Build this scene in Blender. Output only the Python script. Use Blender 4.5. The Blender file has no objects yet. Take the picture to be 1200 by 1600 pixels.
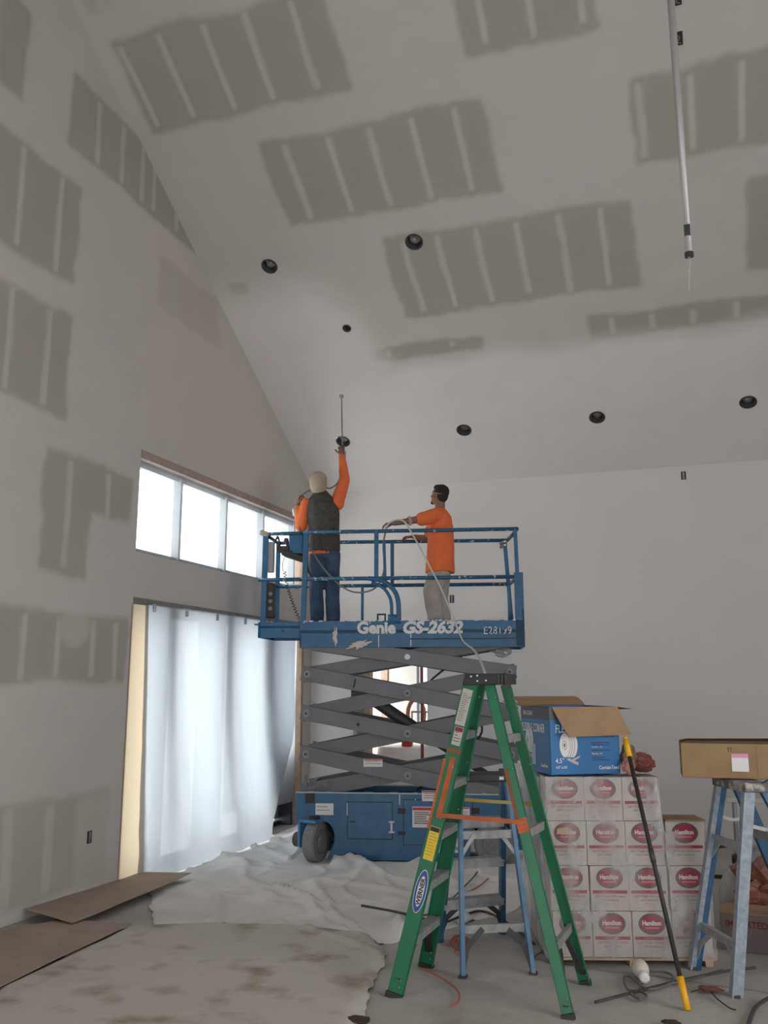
import bpy, bmesh, math, random
from math import sin, cos, pi, radians, sqrt, atan2, tan, exp
from mathutils import Vector, Matrix, noise
random.seed(7)
V = Vector
SC = bpy.context.scene
COL = SC.collection

# ------------------------------------------------------------------ camera
H = 1.8; YAW = radians(19.2); PIT = radians(10.9); FPX = 1400.0
cam_d = bpy.data.cameras.new('camera'); cam = bpy.data.objects.new('camera', cam_d); COL.objects.link(cam)
cam.location = (0, 0, H); cam.rotation_euler = (pi/2 + PIT, 0, YAW)
cam_d.sensor_fit = 'VERTICAL'; cam_d.sensor_height = 32.0; cam_d.lens = 32.0*FPX/1600.0
cam_d.clip_start = .05; cam_d.clip_end = 200
SC.camera = cam

# ------------------------------------------------------------------ light
SC.view_settings.view_transform = 'Standard'; SC.view_settings.look = 'None'
SC.view_settings.exposure = 0.42; SC.view_settings.gamma = 1.0; SC.view_settings.use_curve_mapping = False
w = bpy.data.worlds.new('overcast_sky'); SC.world = w; w.use_nodes = True
bg = w.node_tree.nodes['Background']; bg.inputs[0].default_value = (1.0, .985, .965, 1); bg.inputs[1].default_value = 3.8
def portal(loc, rot, sx, sy):
    l = bpy.data.lights.new('daylight_portal', 'AREA'); l.shape = 'RECTANGLE'; l.size = sx; l.size_y = sy
    l.cycles.is_portal = True
    o = bpy.data.objects.new('daylight_portal', l); COL.objects.link(o); o.location = loc; o.rotation_euler = rot
portal((-5.5, 9.3, 1.32), (0, -pi/2, 0), 2.7, 4.0)
portal((-5.5, 9.25, 3.55), (0, -pi/2, 0), 1.0, 3.9)
portal((4.25, 3.2, 2.2), (0, pi/2, 0), 3.0, 4.0)
portal((-0.5, -3.3, 1.6), (-pi/2, 0, 0), 4.4, 2.8)

# ------------------------------------------------------------------ frame of the place (metres)
XL = -5.1; YB = 11.58; XR = 4.0; YR = -3.18; RIDGE = 4.2
def ceil(y):
    a = 11.5985 - .6132*y
    return a if y >= RIDGE else 11.5985 - .6132*(2*RIDGE - y)
def ray(x, y):
    cy, sy, cp, sp = cos(YAW), sin(YAW), cos(PIT), sin(PIT)
    f = V((-sy*cp, cy*cp, sp)); r = V((cy, sy, 0)); d = f.cross(r)
    return r*((x-600)/FPX) + d*((y-800)/FPX) + f
def fl(x, y, z=0.0):                       # photo direction -> point on the horizontal plane z
    d = ray(x, y); t = (z - H)/d.z
    return V((d.x*t, d.y*t, z))
def atY(x, y, Y):
    d = ray(x, y); t = Y/d.y
    return V((d.x*t, Y, H + d.z*t))

# ------------------------------------------------------------------ materials
MATS = {}
def mat(name, col, rough=.6, metal=0., nscale=0., namt=0., bump=0., bscale=40., col2=None, thr=None, coat=0.):
    if name in MATS: return MATS[name]
    m = bpy.data.materials.new(name); m.use_nodes = True; nt = m.node_tree; b = nt.nodes['Principled BSDF']
    b.inputs['Base Color'].default_value = (*col, 1); b.inputs['Roughness'].default_value = rough; b.inputs['Metallic'].default_value = metal
    if coat: b.inputs['Coat Weight'].default_value = coat
    tc = nt.nodes.new('ShaderNodeTexCoord')
    if nscale:
        n = nt.nodes.new('ShaderNodeTexNoise'); n.inputs['Scale'].default_value = nscale; n.inputs['Detail'].default_value = 6
        nt.links.new(tc.outputs['Object'], n.inputs['Vector'])
        r = nt.nodes.new('ShaderNodeValToRGB')
        c2 = col2 if col2 else tuple(c*(1-namt) for c in col)
        lo, hi = thr if thr else (.3, .7)
        r.color_ramp.elements[0].position = lo; r.color_ramp.elements[0].color = (*col, 1)
        r.color_ramp.elements[1].position = hi; r.color_ramp.elements[1].color = (*c2, 1)
        nt.links.new(n.outputs['Fac'], r.inputs['Fac']); nt.links.new(r.outputs['Color'], b.inputs['Base Color'])
    if bump:
        n2 = nt.nodes.new('ShaderNodeTexNoise'); n2.inputs['Scale'].default_value = bscale; n2.inputs['Detail'].default_value = 5
        nt.links.new(tc.outputs['Object'], n2.inputs['Vector'])
        bp = nt.nodes.new('ShaderNodeBump'); bp.inputs['Strength'].default_value = bump; bp.inputs['Distance'].default_value = .02
        nt.links.new(n2.outputs['Fac'], bp.inputs['Height']); nt.links.new(bp.outputs['Normal'], b.inputs['Normal'])
    MATS[name] = m; return m
def attr_mat(name, rough=.85, bump=.15, bscale=60.):
    m = bpy.data.materials.new(name); m.use_nodes = True; nt = m.node_tree; b = nt.nodes['Principled BSDF']
    a = nt.nodes.new('ShaderNodeAttribute'); a.attribute_name = 'finish'
    n = nt.nodes.new('ShaderNodeTexNoise'); n.inputs['Scale'].default_value = 3.; n.inputs['Detail'].default_value = 8
    tc = nt.nodes.new('ShaderNodeTexCoord'); nt.links.new(tc.outputs['Object'], n.inputs['Vector'])
    mr = nt.nodes.new('ShaderNodeMapRange'); mr.inputs[3].default_value = .95; mr.inputs[4].default_value = 1.05
    nt.links.new(n.outputs['Fac'], mr.inputs[0])
    mx = nt.nodes.new('ShaderNodeVectorMath'); mx.operation = 'SCALE'
    nt.links.new(a.outputs['Color'], mx.inputs[0]); nt.links.new(mr.outputs[0], mx.inputs['Scale'])
    nt.links.new(mx.outputs[0], b.inputs['Base Color']); b.inputs['Roughness'].default_value = rough
    n2 = nt.nodes.new('ShaderNodeTexNoise'); n2.inputs['Scale'].default_value = bscale; nt.links.new(tc.outputs['Object'], n2.inputs['Vector'])
    bp = nt.nodes.new('ShaderNodeBump'); bp.inputs['Strength'].default_value = bump; bp.inputs['Distance'].default_value = .005
    nt.links.new(n2.outputs['Fac'], bp.inputs['Height']); nt.links.new(bp.outputs['Normal'], b.inputs['Normal'])
    return m
def film_mat(name, transl, transp, gloss, col=(.93, .95, .98), streak=0., sscale=(1, 1, 1)):
    m = bpy.data.materials.new(name); m.use_nodes = True; nt = m.node_tree
    for n in list(nt.nodes): nt.nodes.remove(n)
    out = nt.nodes.new('ShaderNodeOutputMaterial')
    tl = nt.nodes.new('ShaderNodeBsdfTranslucent'); tl.inputs[0].default_value = (*col, 1)
    df = nt.nodes.new('ShaderNodeBsdfDiffuse'); df.inputs[0].default_value = (*col, 1)
    tp = nt.nodes.new('ShaderNodeBsdfTransparent'); gl = nt.nodes.new('ShaderNodeBsdfGlossy'); gl.inputs['Roughness'].default_value = .25
    m1 = nt.nodes.new('ShaderNodeMixShader'); m1.inputs[0].default_value = transl
    nt.links.new(df.outputs[0], m1.inputs[1]); nt.links.new(tl.outputs[0], m1.inputs[2])
    m2 = nt.nodes.new('ShaderNodeMixShader'); m2.inputs[0].default_value = gloss
    nt.links.new(m1.outputs[0], m2.inputs[1]); nt.links.new(gl.outputs[0], m2.inputs[2])
    m3 = nt.nodes.new('ShaderNodeMixShader'); m3.inputs[0].default_value = transp
    nt.links.new(m2.outputs[0], m3.inputs[1]); nt.links.new(tp.outputs[0], m3.inputs[2])
    tc = nt.nodes.new('ShaderNodeTexCoord'); mp = nt.nodes.new('ShaderNodeMapping'); mp.inputs['Scale'].default_value = sscale
    nt.links.new(tc.outputs['Object'], mp.inputs[0])
    n = nt.nodes.new('ShaderNodeTexNoise'); n.inputs['Scale'].default_value = 2.5; n.inputs['Detail'].default_value = 6
    nt.links.new(mp.outputs[0], n.inputs['Vector'])
    if streak:
        mr = nt.nodes.new('ShaderNodeMapRange'); mr.inputs[1].default_value = .35; mr.inputs[2].default_value = .65
        mr.inputs[3].default_value = transp - streak; mr.inputs[4].default_value = min(.97, transp + streak)
        nt.links.new(n.outputs['Fac'], mr.inputs[0]); nt.links.new(mr.outputs[0], m3.inputs[0])
    bp = nt.nodes.new('ShaderNodeBump'); bp.inputs['Strength'].default_value = .5; bp.inputs['Distance'].default_value = .03
    nt.links.new(n.outputs['Fac'], bp.inputs['Height'])
    for s in (tl, df, gl): nt.links.new(bp.outputs[0], s.inputs['Normal'])
    nt.links.new(m3.outputs[0], out.inputs[0]); MATS[name] = m; return m
def glass_mat():
    m = bpy.data.materials.new('window_glass'); m.use_nodes = True; nt = m.node_tree
    for n in list(nt.nodes): nt.nodes.remove(n)
    out = nt.nodes.new('ShaderNodeOutputMaterial'); tp = nt.nodes.new('ShaderNodeBsdfTransparent'); tp.inputs[0].default_value = (.93, .97, .96, 1)
    gl = nt.nodes.new('ShaderNodeBsdfGlossy'); gl.inputs['Roughness'].default_value = .03
    mx = nt.nodes.new('ShaderNodeMixShader'); mx.inputs[0].default_value = .06
    nt.links.new(tp.outputs[0], mx.inputs[1]); nt.links.new(gl.outputs[0], mx.inputs[2]); nt.links.new(mx.outputs[0], out.inputs[0])
    return m
M_GLASS = glass_mat()
PRIMER = (.56, .54, .522); PAPER = (.39, .378, .335); FRESH = (.77, .745, .735); WARM = (.58, .555, .515); MUD = (.53, .52, .505)
M_WALL = attr_mat('gypsum_wall_finish'); M_CEIL = attr_mat('gypsum_ceiling_finish')
M_BACK = mat('fresh_primer', FRESH, .8, nscale=.8, namt=.04, bump=.08, bscale=60)
M_BLUE = mat('lift_blue_paint', (.016, .105, .225), .42, nscale=9, namt=.25, col2=(.03, .14, .27), bump=.03, bscale=30)
M_BLUES = mat('rail_blue_paint_with_splatter', (.018, .10, .185), .45, nscale=22, col2=(.5, .52, .52), thr=(.60, .66))
M_GREY = mat('scissor_grey_paint', (.17, .175, .195), .5, nscale=5, namt=.15)
M_DK = mat('black_rubber', (.03, .03, .031), .6)
M_DKG = mat('dark_grey_metal', (.06, .06, .065), .5, nscale=12, namt=.3)
M_STEEL = mat('bare_steel', (.45, .46, .48), .4, metal=.8, nscale=10, namt=.3)
M_ALU = mat('worn_aluminium', (.42, .43, .44), .5, metal=.35, nscale=18, namt=.35, bump=.1)
M_ALUS = mat('splattered_aluminium_blue', (.20, .25, .31), .5, nscale=26, col2=(.34, .37, .40), thr=(.35, .7))
M_WHITE = mat('white_vinyl', (.72, .72, .72), .6)
M_WORN = mat('worn_white_lettering', (.70, .71, .72), .6, nscale=25, col2=(.05, .16, .30), thr=(.66, .72))
M_FADE = mat('faded_white_lettering', (.62, .64, .66), .6, nscale=30, col2=(.03, .13, .28), thr=(.50, .60))
M_GREEN = mat('green_fibreglass', (.010, .185, .085), .42, nscale=4, namt=.2)
M_BLUL = mat('blue_fibreglass', (.018, .075, .16), .45, nscale=9, col2=(.05, .13, .22), thr=(.45, .75))
M_BLULL = mat('faded_blue_fibreglass', (.085, .20, .34), .5, nscale=10, col2=(.16, .27, .38), thr=(.45, .75))
M_ORANGE = mat('orange_spreader_plastic', (.56, .12, .022), .5, nscale=14, namt=.35)
M_YEL = mat('yellow_label', (.75, .56, .03), .5)
M_YTIP = mat('yellow_plastic', (.85, .45, .01), .45)
M_CARD = mat('brown_cardboard', (.36, .235, .135), .85, nscale=6, namt=.18, bump=.08)
M_CARD2 = mat('tan_carton', (.34, .225, .115), .85, nscale=5, namt=.25, bump=.08)
M_CARTB = mat('blue_printed_carton', (.008, .145, .38), .5, nscale=3, namt=.1)
M_CARTG = mat('dark_grey_carton_band', (.055, .06, .07), .5)
M_BOXW = mat('white_carton', (.50, .46, .44), .65, nscale=5, namt=.12)
M_MAR = mat('maroon_print', (.27, .014, .045), .5)
M_OVAL = mat('dark_oval_print', (.085, .07, .07), .5)
M_RED = mat('red_print', (.5, .03, .07), .5)
M_PRT = mat('grey_print', (.22, .19, .19), .6)
M_PRTM = mat('dull_red_print', (.34, .16, .16), .6)
M_SKIN = mat('skin', (.30, .145, .095), .55, nscale=10, namt=.15)
M_SKIN2 = mat('tanned_skin', (.25, .12, .08), .55, nscale=10, namt=.15)
M_SHIRT = mat('hi_vis_orange_cotton', (.88, .19, .055), .85, nscale=8, namt=.12, bump=.3, bscale=12)
M_VEST = mat('charcoal_quilted_fabric', (.042, .041, .041), .8, nscale=18, col2=(.075, .073, .07), bump=.4, bscale=14)
M_JEAN = mat('dark_denim', (.025, .05, .095), .9, nscale=7, col2=(.06, .10, .16), bump=.4, bscale=14)
M_KHAKI = mat('dusty_khaki', (.46, .42, .39), .9, nscale=7, namt=.2, bump=.4, bscale=14)
M_HAIR = mat('black_hair', (.018, .016, .015), .8, bump=.6, bscale=90)
M_BEANIE = mat('cream_knit', (.50, .42, .34), .95, bump=.6, bscale=120, nscale=9, namt=.15)
M_HOSEW = mat('white_hose', (.55, .54, .53), .5)
M_HOSEG = mat('grey_hose', (.20, .20, .20), .5)
M_OSB = mat('kraft_masking_paper', (.66, .47, .26), .8, nscale=30, namt=.12)
M_WOOD = mat('raw_timber', (.50, .36, .27), .8, nscale=12, namt=.25)
M_BOARD = mat('floor_protection_board', (.43, .345, .295), .9, nscale=3, namt=.22, bump=.1)
M_FRAME = mat('grey_aluminium_frame', (.26, .28, .31), .5)
M_MULL = mat('dark_mullion', (.05, .06, .08), .5)
M_TRIM = mat('pinkish_header_wood', (.42, .34, .31), .8, nscale=15, namt=.2)
M_PVC = mat('galvanised_conduit', (.48, .49, .50), .4, metal=.3)
M_REDM = mat('red_plastic', (.45, .03, .045), .5)
M_DRED = mat('brown_red_plastic_bag', (.17, .05, .038), .35, nscale=9, col2=(.32, .13, .10), bump=1.0, bscale=16)
M_TIRE = mat('grey_solid_tyre', (.17, .17, .175), .85, nscale=90, col2=(.27, .27, .27), thr=(.35, .7))
M_BRASS = mat('dull_reflector', (.30, .29, .28), .4, metal=.5)
M_CORD = mat('red_cord', (.42, .11, .085), .6)
M_CREAM = mat('foam_cream', (.68, .58, .42), .6, nscale=8, col2=(.68, .66, .62))

# ------------------------------------------------------------------ mesh helpers
def obj(name, bm, m, parent=None, smooth=False, bev=0., sub=0):
    me = bpy.data.meshes.new(name)
    if parent is not None and not parent.get('_local'):
        l = parent.get('_o'); l = V(l) if l else V((0, 0, 0))
        for v_ in bm.verts: v_.co -= l
    bmesh.ops.recalc_face_normals(bm, faces=bm.faces)
    bm.to_mesh(me); bm.free()
    if smooth:
        for p in me.polygons: p.use_smooth = True
    if isinstance(m, (list, tuple)):
        for k in m: me.materials.append(k)
    else: me.materials.append(m)
    o = bpy.data.objects.new(name, me); COL.objects.link(o)
    if parent is not None:
        o.parent = parent
        if parent.get('_o'): o['_o'] = parent['_o']
    if bev:
        b = o.modifiers.new('bevel', 'BEVEL'); b.width = bev; b.segments = 2; b.limit_method = 'ANGLE'
    if sub:
        s = o.modifiers.new('sub', 'SUBSURF'); s.levels = sub; s.render_levels = sub
    return o
def tag(o, label, cat, group=None, kind=None):
    o['label'] = label; o['category'] = cat
    if group: o['group'] = group
    if kind: o['kind'] = kind
    return o
def thing(name, label, cat, loc=(0, 0, 0), group=None):
    o = bpy.data.objects.new(name, None); COL.objects.link(o); o.empty_display_size = .1
    o.location = loc; o['_o'] = tuple(loc); return tag(o, label, cat, group)
def struct(name, bm, m, parent=None, **k):
    o = obj(name, bm, m, parent, **k)
    if parent is None: o['kind'] = 'structure'
    return o
def NB(): return bmesh.new()
def bx(bm, x0, x1, y0, y1, z0, z1, M=None):
    vs = [bm.verts.new(((M @ V((x, y, z))) if M else (x, y, z))) for x in (x0, x1) for y in (y0, y1) for z in (z0, z1)]
    for f in ((0, 1, 3, 2), (4, 6, 7, 5), (0, 4, 5, 1), (2, 3, 7, 6), (0, 2, 6, 4), (1, 5, 7, 3)):
        bm.faces.new([vs[i] for i in f])
    return bm
def beam(bm, p, q, w, h, side):
    """rectangular bar p->q: w along 'side', h along the third axis"""
    p, q = V(p), V(q); d = (q-p).normalized(); s = V(side); s = (s - d*s.dot(d)).normalized(); t = d.cross(s)
    vs = [bm.verts.new(c + s*(a*w/2) + t*(b*h/2)) for c in (p, q) for a, b in ((-1, -1), (1, -1), (1, 1), (-1, 1))]
    for f in ((0, 1, 2, 3), (7, 6, 5, 4), (0, 4, 5, 1), (1, 5, 6, 2), (2, 6, 7, 3), (3, 7, 4, 0)):
        bm.faces.new([vs[i] for i in f])
    return bm
def channel(bm, p, q, w, h, side, t=.006, sgn=1):
    """C channel p->q: web of width w (along side), flanges of depth h toward sgn*third axis"""
    p, q = V(p), V(q); d = (q-p).normalized(); s = V(side); s = (s - d*s.dot(d)).normalized(); k = d.cross(s)*sgn
    beam(bm, p + k*(t/2), q + k*(t/2), w, t, s)
    for a in (-1, 1):
        o_ = s*(a*(w-t)/2) + k*(h/2)
        beam(bm, p+o_, q+o_, t, h, s)
    return bm
def cyl(bm, p, q, r, n=16, r2=None, caps=True):
    p, q = V(p), V(q); r2 = r if r2 is None else r2; d = (q-p).normalized()
    a = d.orthogonal().normalized(); b = d.cross(a)
    R = []
    for c, rr in ((p, r), (q, r2)):
        R.append([bm.verts.new(c + a*(rr*cos(2*pi*i/n)) + b*(rr*sin(2*pi*i/n))) for i in range(n)])
    for i in range(n): bm.faces.new((R[0][i], R[0][(i+1) % n], R[1][(i+1) % n], R[1][i]))
    if caps: bm.faces.new(R[0][::-1]); bm.faces.new(R[1])
    return bm
def smooth_path(pts, k=6):
    P = [V(p) for p in pts]
    if len(P) < 3: return P
    out = []
    for i in range(len(P)-1):
        p0 = P[max(i-1, 0)]; p1 = P[i]; p2 = P[i+1]; p3 = P[min(i+2, len(P)-1)]
        for j in range(k):
            t = j/k
            out.append(.5*((2*p1) + (p2-p0)*t + (2*p0-5*p1+4*p2-p3)*t*t + (3*p1-p0-3*p2+p3)*t**3))
    out.append(P[-1]); return out
def tube(bm, pts, r, n=8, k=6):
    P = smooth_path(pts, k) if k else [V(p) for p in pts]
    prev = None; rings = []
    a = None
    for i, p in enumerate(P):
        d = (P[min(i+1, len(P)-1)] - P[max(i-1, 0)]).normalized()
        if a is None: a = d.orthogonal().normalized()
        a = (a - d*a.dot(d)); a = a.normalized() if a.length > 1e-6 else d.orthogonal().normalized()
        b = d.cross(a)
        rings.append([bm.verts.new(p + a*(r*cos(2*pi*j/n)) + b*(r*sin(2*pi*j/n))) for j in range(n)])
    for i in range(len(rings)-1):
        for j in range(n): bm.faces.new((rings[i][j], rings[i][(j+1) % n], rings[i+1][(j+1) % n], rings[i+1][j]))
    bm.faces.new(rings[0][::-1]); bm.faces.new(rings[-1]); return bm
def lathe(bm, prof, c=(0, 0, 0), n=24, M=None):
    R = []
    for r, z in prof:
        R.append([bm.verts.new((M or Matrix()) @ V((c[0]+r*cos(2*pi*i/n), c[1]+r*sin(2*pi*i/n), c[2]+z))) for i in range(n)])
    for k in range(len(R)-1):
        for i in range(n): bm.faces.new((R[k][i], R[k][(i+1) % n], R[k+1][(i+1) % n], R[k+1][i]))
    return bm
def ellip(bm, c, r, M=None, nu=20, nv=12):
    c = V(c); rows = []
    for j in range(1, nv):
        ph = pi*j/nv
        rows.append([bm.verts.new(c + (M or Matrix.Identity(3)) @ V((r[0]*sin(ph)*cos(2*pi*i/nu), r[1]*sin(ph)*sin(2*pi*i/nu), r[2]*cos(ph)))) for i in range(nu)])
    t = bm.verts.new(c + (M or Matrix.Identity(3)) @ V((0, 0, r[2]))); b = bm.verts.new(c + (M or Matrix.Identity(3)) @ V((0, 0, -r[2])))
    for j in range(len(rows)-1):
        for i in range(nu): bm.faces.new((rows[j][i], rows[j+1][i], rows[j+1][(i+1) % nu], rows[j][(i+1) % nu]))
    for i in range(nu):
        bm.faces.new((t, rows[0][i], rows[0][(i+1) % nu])); bm.faces.new((b, rows[-1][(i+1) % nu], rows[-1][i]))
    return bm
def quad(bm, pts): bm.faces.new([bm.verts.new(p) for p in pts]); return bm
def frame3(o, ux, uz):
    """4x4 placing local (x right, y up-in-plane, z outward)"""
    x = V(ux).normalized(); y = V(uz).normalized(); z = x.cross(y).normalized(); y = z.cross(x)
    M = Matrix((x, y, z)).transposed().to_4x4(); M.translation = V(o); return M
def text(name, s, size, M, m, parent, bold=.0, depth=.0008, shear=0., sx=1., align='LEFT', space=1.):
    c = bpy.data.curves.new(name, 'FONT'); c.body = s; c.size = size; c.offset = bold*size; c.extrude = depth; c.shear = shear
    c.align_x = align; c.space_character = space; c.resolution_u = 3
    t = bpy.data.objects.new('tmp', c); COL.objects.link(t)
    dg = bpy.context.evaluated_depsgraph_get(); dg.update()
    me = bpy.data.meshes.new_from_object(t.evaluated_get(dg))
    bpy.data.objects.remove(t); bpy.data.curves.remove(c)
    me.transform(M @ Matrix.Diagonal((sx, 1, 1, 1)))
    if parent is not None and not parent.get('_local') and parent.get('_o'): me.transform(Matrix.Translation(-V(parent['_o'])))
    me.name = name; me.materials.clear(); me.materials.append(m)
    o = bpy.data.objects.new(name, me); COL.objects.link(o); o.parent = parent; return o
def plate(bm, M, x0, x1, y0, y1, d=.001):
    return bx(bm, x0, x1, y0, y1, -d, d, M)
def nz(x, y, z=0., s=1.): return noise.noise(V((x*s, y*s, z)))
def sm(a, b, x):
    t = min(1, max(0, (x-a)/(b-a))); return t*t*(3-2*t)
def lerp3(a, b, t): return tuple(a[i]*(1-t)+b[i]*t for i in range(3))

# ------------------------------------------------------------------ painted-surface patterns (bare paper, mud, primer)
def rectmask(x, y, r, soft=.035, wob=.05, sd=0.):
    x0, x1, y0, y1 = r
    xx = x + wob*nz(x*2.1, y*2.1, sd+3.3) + .02*nz(x*9, y*9, sd); yy = y + wob*nz(x*1.7, y*1.7, sd+9.1) + .02*nz(x*8, y*8, sd+5)
    return sm(x0-soft, x0+soft, xx)*(1-sm(x1-soft, x1+soft, xx))*sm(y0-soft, y0+soft, yy)*(1-sm(y1-soft, y1+soft, yy))
def stripemask(x, y, xs, y0, y1, w=.028):
    m = 0.
    for k, xc in enumerate(xs):
        e0 = y0 + .05 + .05*nz(xc*3, 1.); e1 = y1 - .05 + .06*nz(xc*3, 7.)
        ww = w*(1+.25*nz(xc*5, y*6))
        xw = xc + .014*nz(xc, y*2.)
        m = max(m, (1-sm(ww-.012, ww+.016, abs(x-xw)))*sm(e0-.02, e0+.02, y)*(1-sm(e1-.02, e1+.02, y)))
    return m
CP = [((-3.89, -1.58, 7.28, 8.09), [-3.62, -3.15, -2.72, -2.29, -1.86]), ((-2.95, -.35, 8.36, 9.235), [-2.72, -2.35, -1.93, -1.51, -1.07, -.66]),
      ((-1.67, -.46, 5.9, 6.98), [-1.44, -1.03, -.60]), ((-4.93, -2.77, 6.22, 7.0), [-4.84, -4.42, -3.96, -3.54, -3.08]),
      ((-.28, 2.6, 7.38, 8.09), [-.2, .23, .65, 1.1, 1.5, 1.9]), ((.71, 3., 8.35, 9.26), [1.1, 1.5, 1.9]),
      ((-3.62, -2.15, 9.54, 9.72), [-3.3, -2.5]), ((-.94, 3., 9.5, 9.77), [-.68, -.26, .16, .59, 1.0]), ((-4.9, -4.66, 8.56, 8.70), []),
      ((-5.0, -4.3, 5.1, 5.98), [-4.8]), ((-.9, .4, 4.9, 5.95), [-.6, -.2])]
def ceil_col(x, y):
    c = PRIMER
    dx = -3.85 + .2*nz(x, y, 4., ) ; fresh = sm(9.62, 9.95, y + .1*nz(x*1.3, y*1.3, 2.))
    f2 = (1-sm(-4.15, -3.5, x - (y-8.5)*.42 + .1*nz(x*2, y*2, 8.)))*sm(8.35, 9.0, y)
    c = lerp3(c, WARM, .6*sm(8.3, 9.4, y)*(1-fresh))
    p = 0.; s = 0.
    for k, (r, xs) in enumerate(CP):
        if r[0]-.3 < x < r[1]+.3 and r[2]-.3 < y < r[3]+.3:
            p = max(p, rectmask(x, y, r, sd=k*3.1)); s = max(s, stripemask(x, y, xs, r[2], r[3]))
    c = lerp3(c, PAPER, p); c = lerp3(c, MUD, s*p)
    return lerp3(c, FRESH, max(fresh, f2))
WP = [((4.6, 6.2, 5.3, 6.28), [4.9, 5.45, 5.93]), ((4.6, 6.19, 4.07, 5.01), [4.95, 5.45, 5.9]), ((5.98, 7.22, 2.74, 3.78), [6.3, 6.85]),
      ((4.6, 7.27, 1.81, 2.40), [5.4, 5.87, 6.29, 6.76, 7.09]), ((4.6, 7.12, .1, .88), [5.4, 5.87, 6.34]), ((5.97, 8.3, 6.60, 7.33), [6.38, 6.76, 7.1, 7.31, 7.75]),
      ((7.46, 8.7, 5.66, 6.25), [7.8]), ((4.2, 5.4, 6.62, 7.5), [4.6, 5.0])]
def wall_col(y, z):
    c = PRIMER; c = lerp3(c, WARM, sm(6.8, 7.5, y)*sm(4., 4.6, z))
    p = 0.; s = 0.
    for k, (r, ys) in enumerate(WP):
        if r[0]-.3 < y < r[1]+.3 and r[2]-.3 < z < r[3]+.3:
            q = rectmask(y, z, r, sd=40+k*2.7)
            if k == 6: q *= .35
            if k == 4: q *= .8
            p = max(p, q); s = max(s, stripemask(y, z, ys, r[2], r[3], .03 if k != 4 else .05))
    lite = rectmask(y, z, (6.6, 7.4, 2.45, 3.32), sd=77.); p *= (1-lite)
    e = 1-sm(.16, .24, sqrt((y-6.5)**2 + ((z-2.29)*1.2)**2)); p *= (1-.6*e*(1 if z > 2.1 else 0))
    if z < .9: p *= 1-sm(6.6, 6.75, y)*(1-sm(.75, .95, z))*.7
    c = lerp3(c, PAPER, p); return lerp3(c, MUD, s*p*.9)
def colour(me, cols):
    a = me.color_attributes.new('finish', 'FLOAT_COLOR', 'POINT')
    buf = [0.]*(len(cols)*4)
    for i, c in enumerate(cols): buf[4*i:4*i+4] = (c[0], c[1], c[2], 1.)
    a.data.foreach_set('color', buf)
def steps(a, b, fine0, fine1, d, D, extra=()):
    out = set([a, b]) | set(e for e in extra if a <= e <= b)
    x = a
    while x < b:
        out.add(round(x, 5)); x += d if fine0 <= x < fine1 else D
    o = sorted(out); r = [o[0]]
    for x in o[1:]:
        if x - r[-1] > .006: r.append(x)
        elif x in extra or x == b: r[-1] = x
    return r

# ================================================================== SETTING
# floor
b = NB(); n = 30
quad(b, [(XL-.3, YR, 0), (XR, YR, 0), (XR, 17, 0), (XL-.3, 17, 0)])
struct('floor', b, mat('dusty_concrete', (.44, .42, .405), .75, nscale=1.6, namt=.25, bump=.15, bscale=25))
# ceiling, main visible slope with holes for the cans
CANS = [(-4.304, 8.437, .082), (-2.598, 8.435, .085), (-3.687, 9.258, .042), (-4.33, 10.77, .085), (-2.668, 10.77, .085), (-1.001, 10.767, .085), (.709, 10.755, .085)]
xs = steps(XL, XR, XL, 1.4, .028, .3); ys = steps(RIDGE, YB, 5.7, YB, .024, .3)
SL = 1.0/cos(atan2(.6132, 1))
verts = []; cols = []; inside = {}
for y in ys:
    for x in xs:
        X, Y = x, y; ins = -1
        for k, (cx, cy, r) in enumerate(CANS):
            dx, dy = x-cx, (y-cy)*SL; d = sqrt(dx*dx+dy*dy)
            if d < r+.05:
                if abs(d-r) < .019 and d > 1e-6: X = cx+dx*r/d; Y = cy+dy*r/d/SL
                elif d < r: ins = k
        verts.append((X, Y, ceil(Y))); cols.append(ceil_col(x, y)); inside[len(verts)-1] = ins
faces = []; nx = len(xs)
for j in range(len(ys)-1):
    for i in range(nx-1):
        q = (j*nx+i, j*nx+i+1, (j+1)*nx+i+1, (j+1)*nx+i)
        mx_, my_ = (xs[i]+xs[i+1])/2, (ys[j]+ys[j+1])/2
        cut = any(sqrt((mx_-cx)**2+((my_-cy)*SL)**2) < r-.004 for cx, cy, r in CANS if abs(mx_-cx) < .2)
        if cut or any(inside[v_] >= 0 for v_ in q): continue
        faces.append(q[::-1])
me = bpy.data.meshes.new('ceiling'); me.from_pydata(verts, [], faces); me.update(); colour(me, cols); me.materials.append(M_CEIL)
o = bpy.data.objects.new('ceiling', me); COL.objects.link(o); o['kind'] = 'structure'
b = NB(); quad(b, [(XL, YR, ceil(YR)), (XR, YR, ceil(YR)), (XR, RIDGE, ceil(RIDGE)), (XL, RIDGE, ceil(RIDGE))])
struct('ceiling_rear', b, mat('primer_grey', PRIMER, .85, nscale=1.5, namt=.06))
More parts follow.
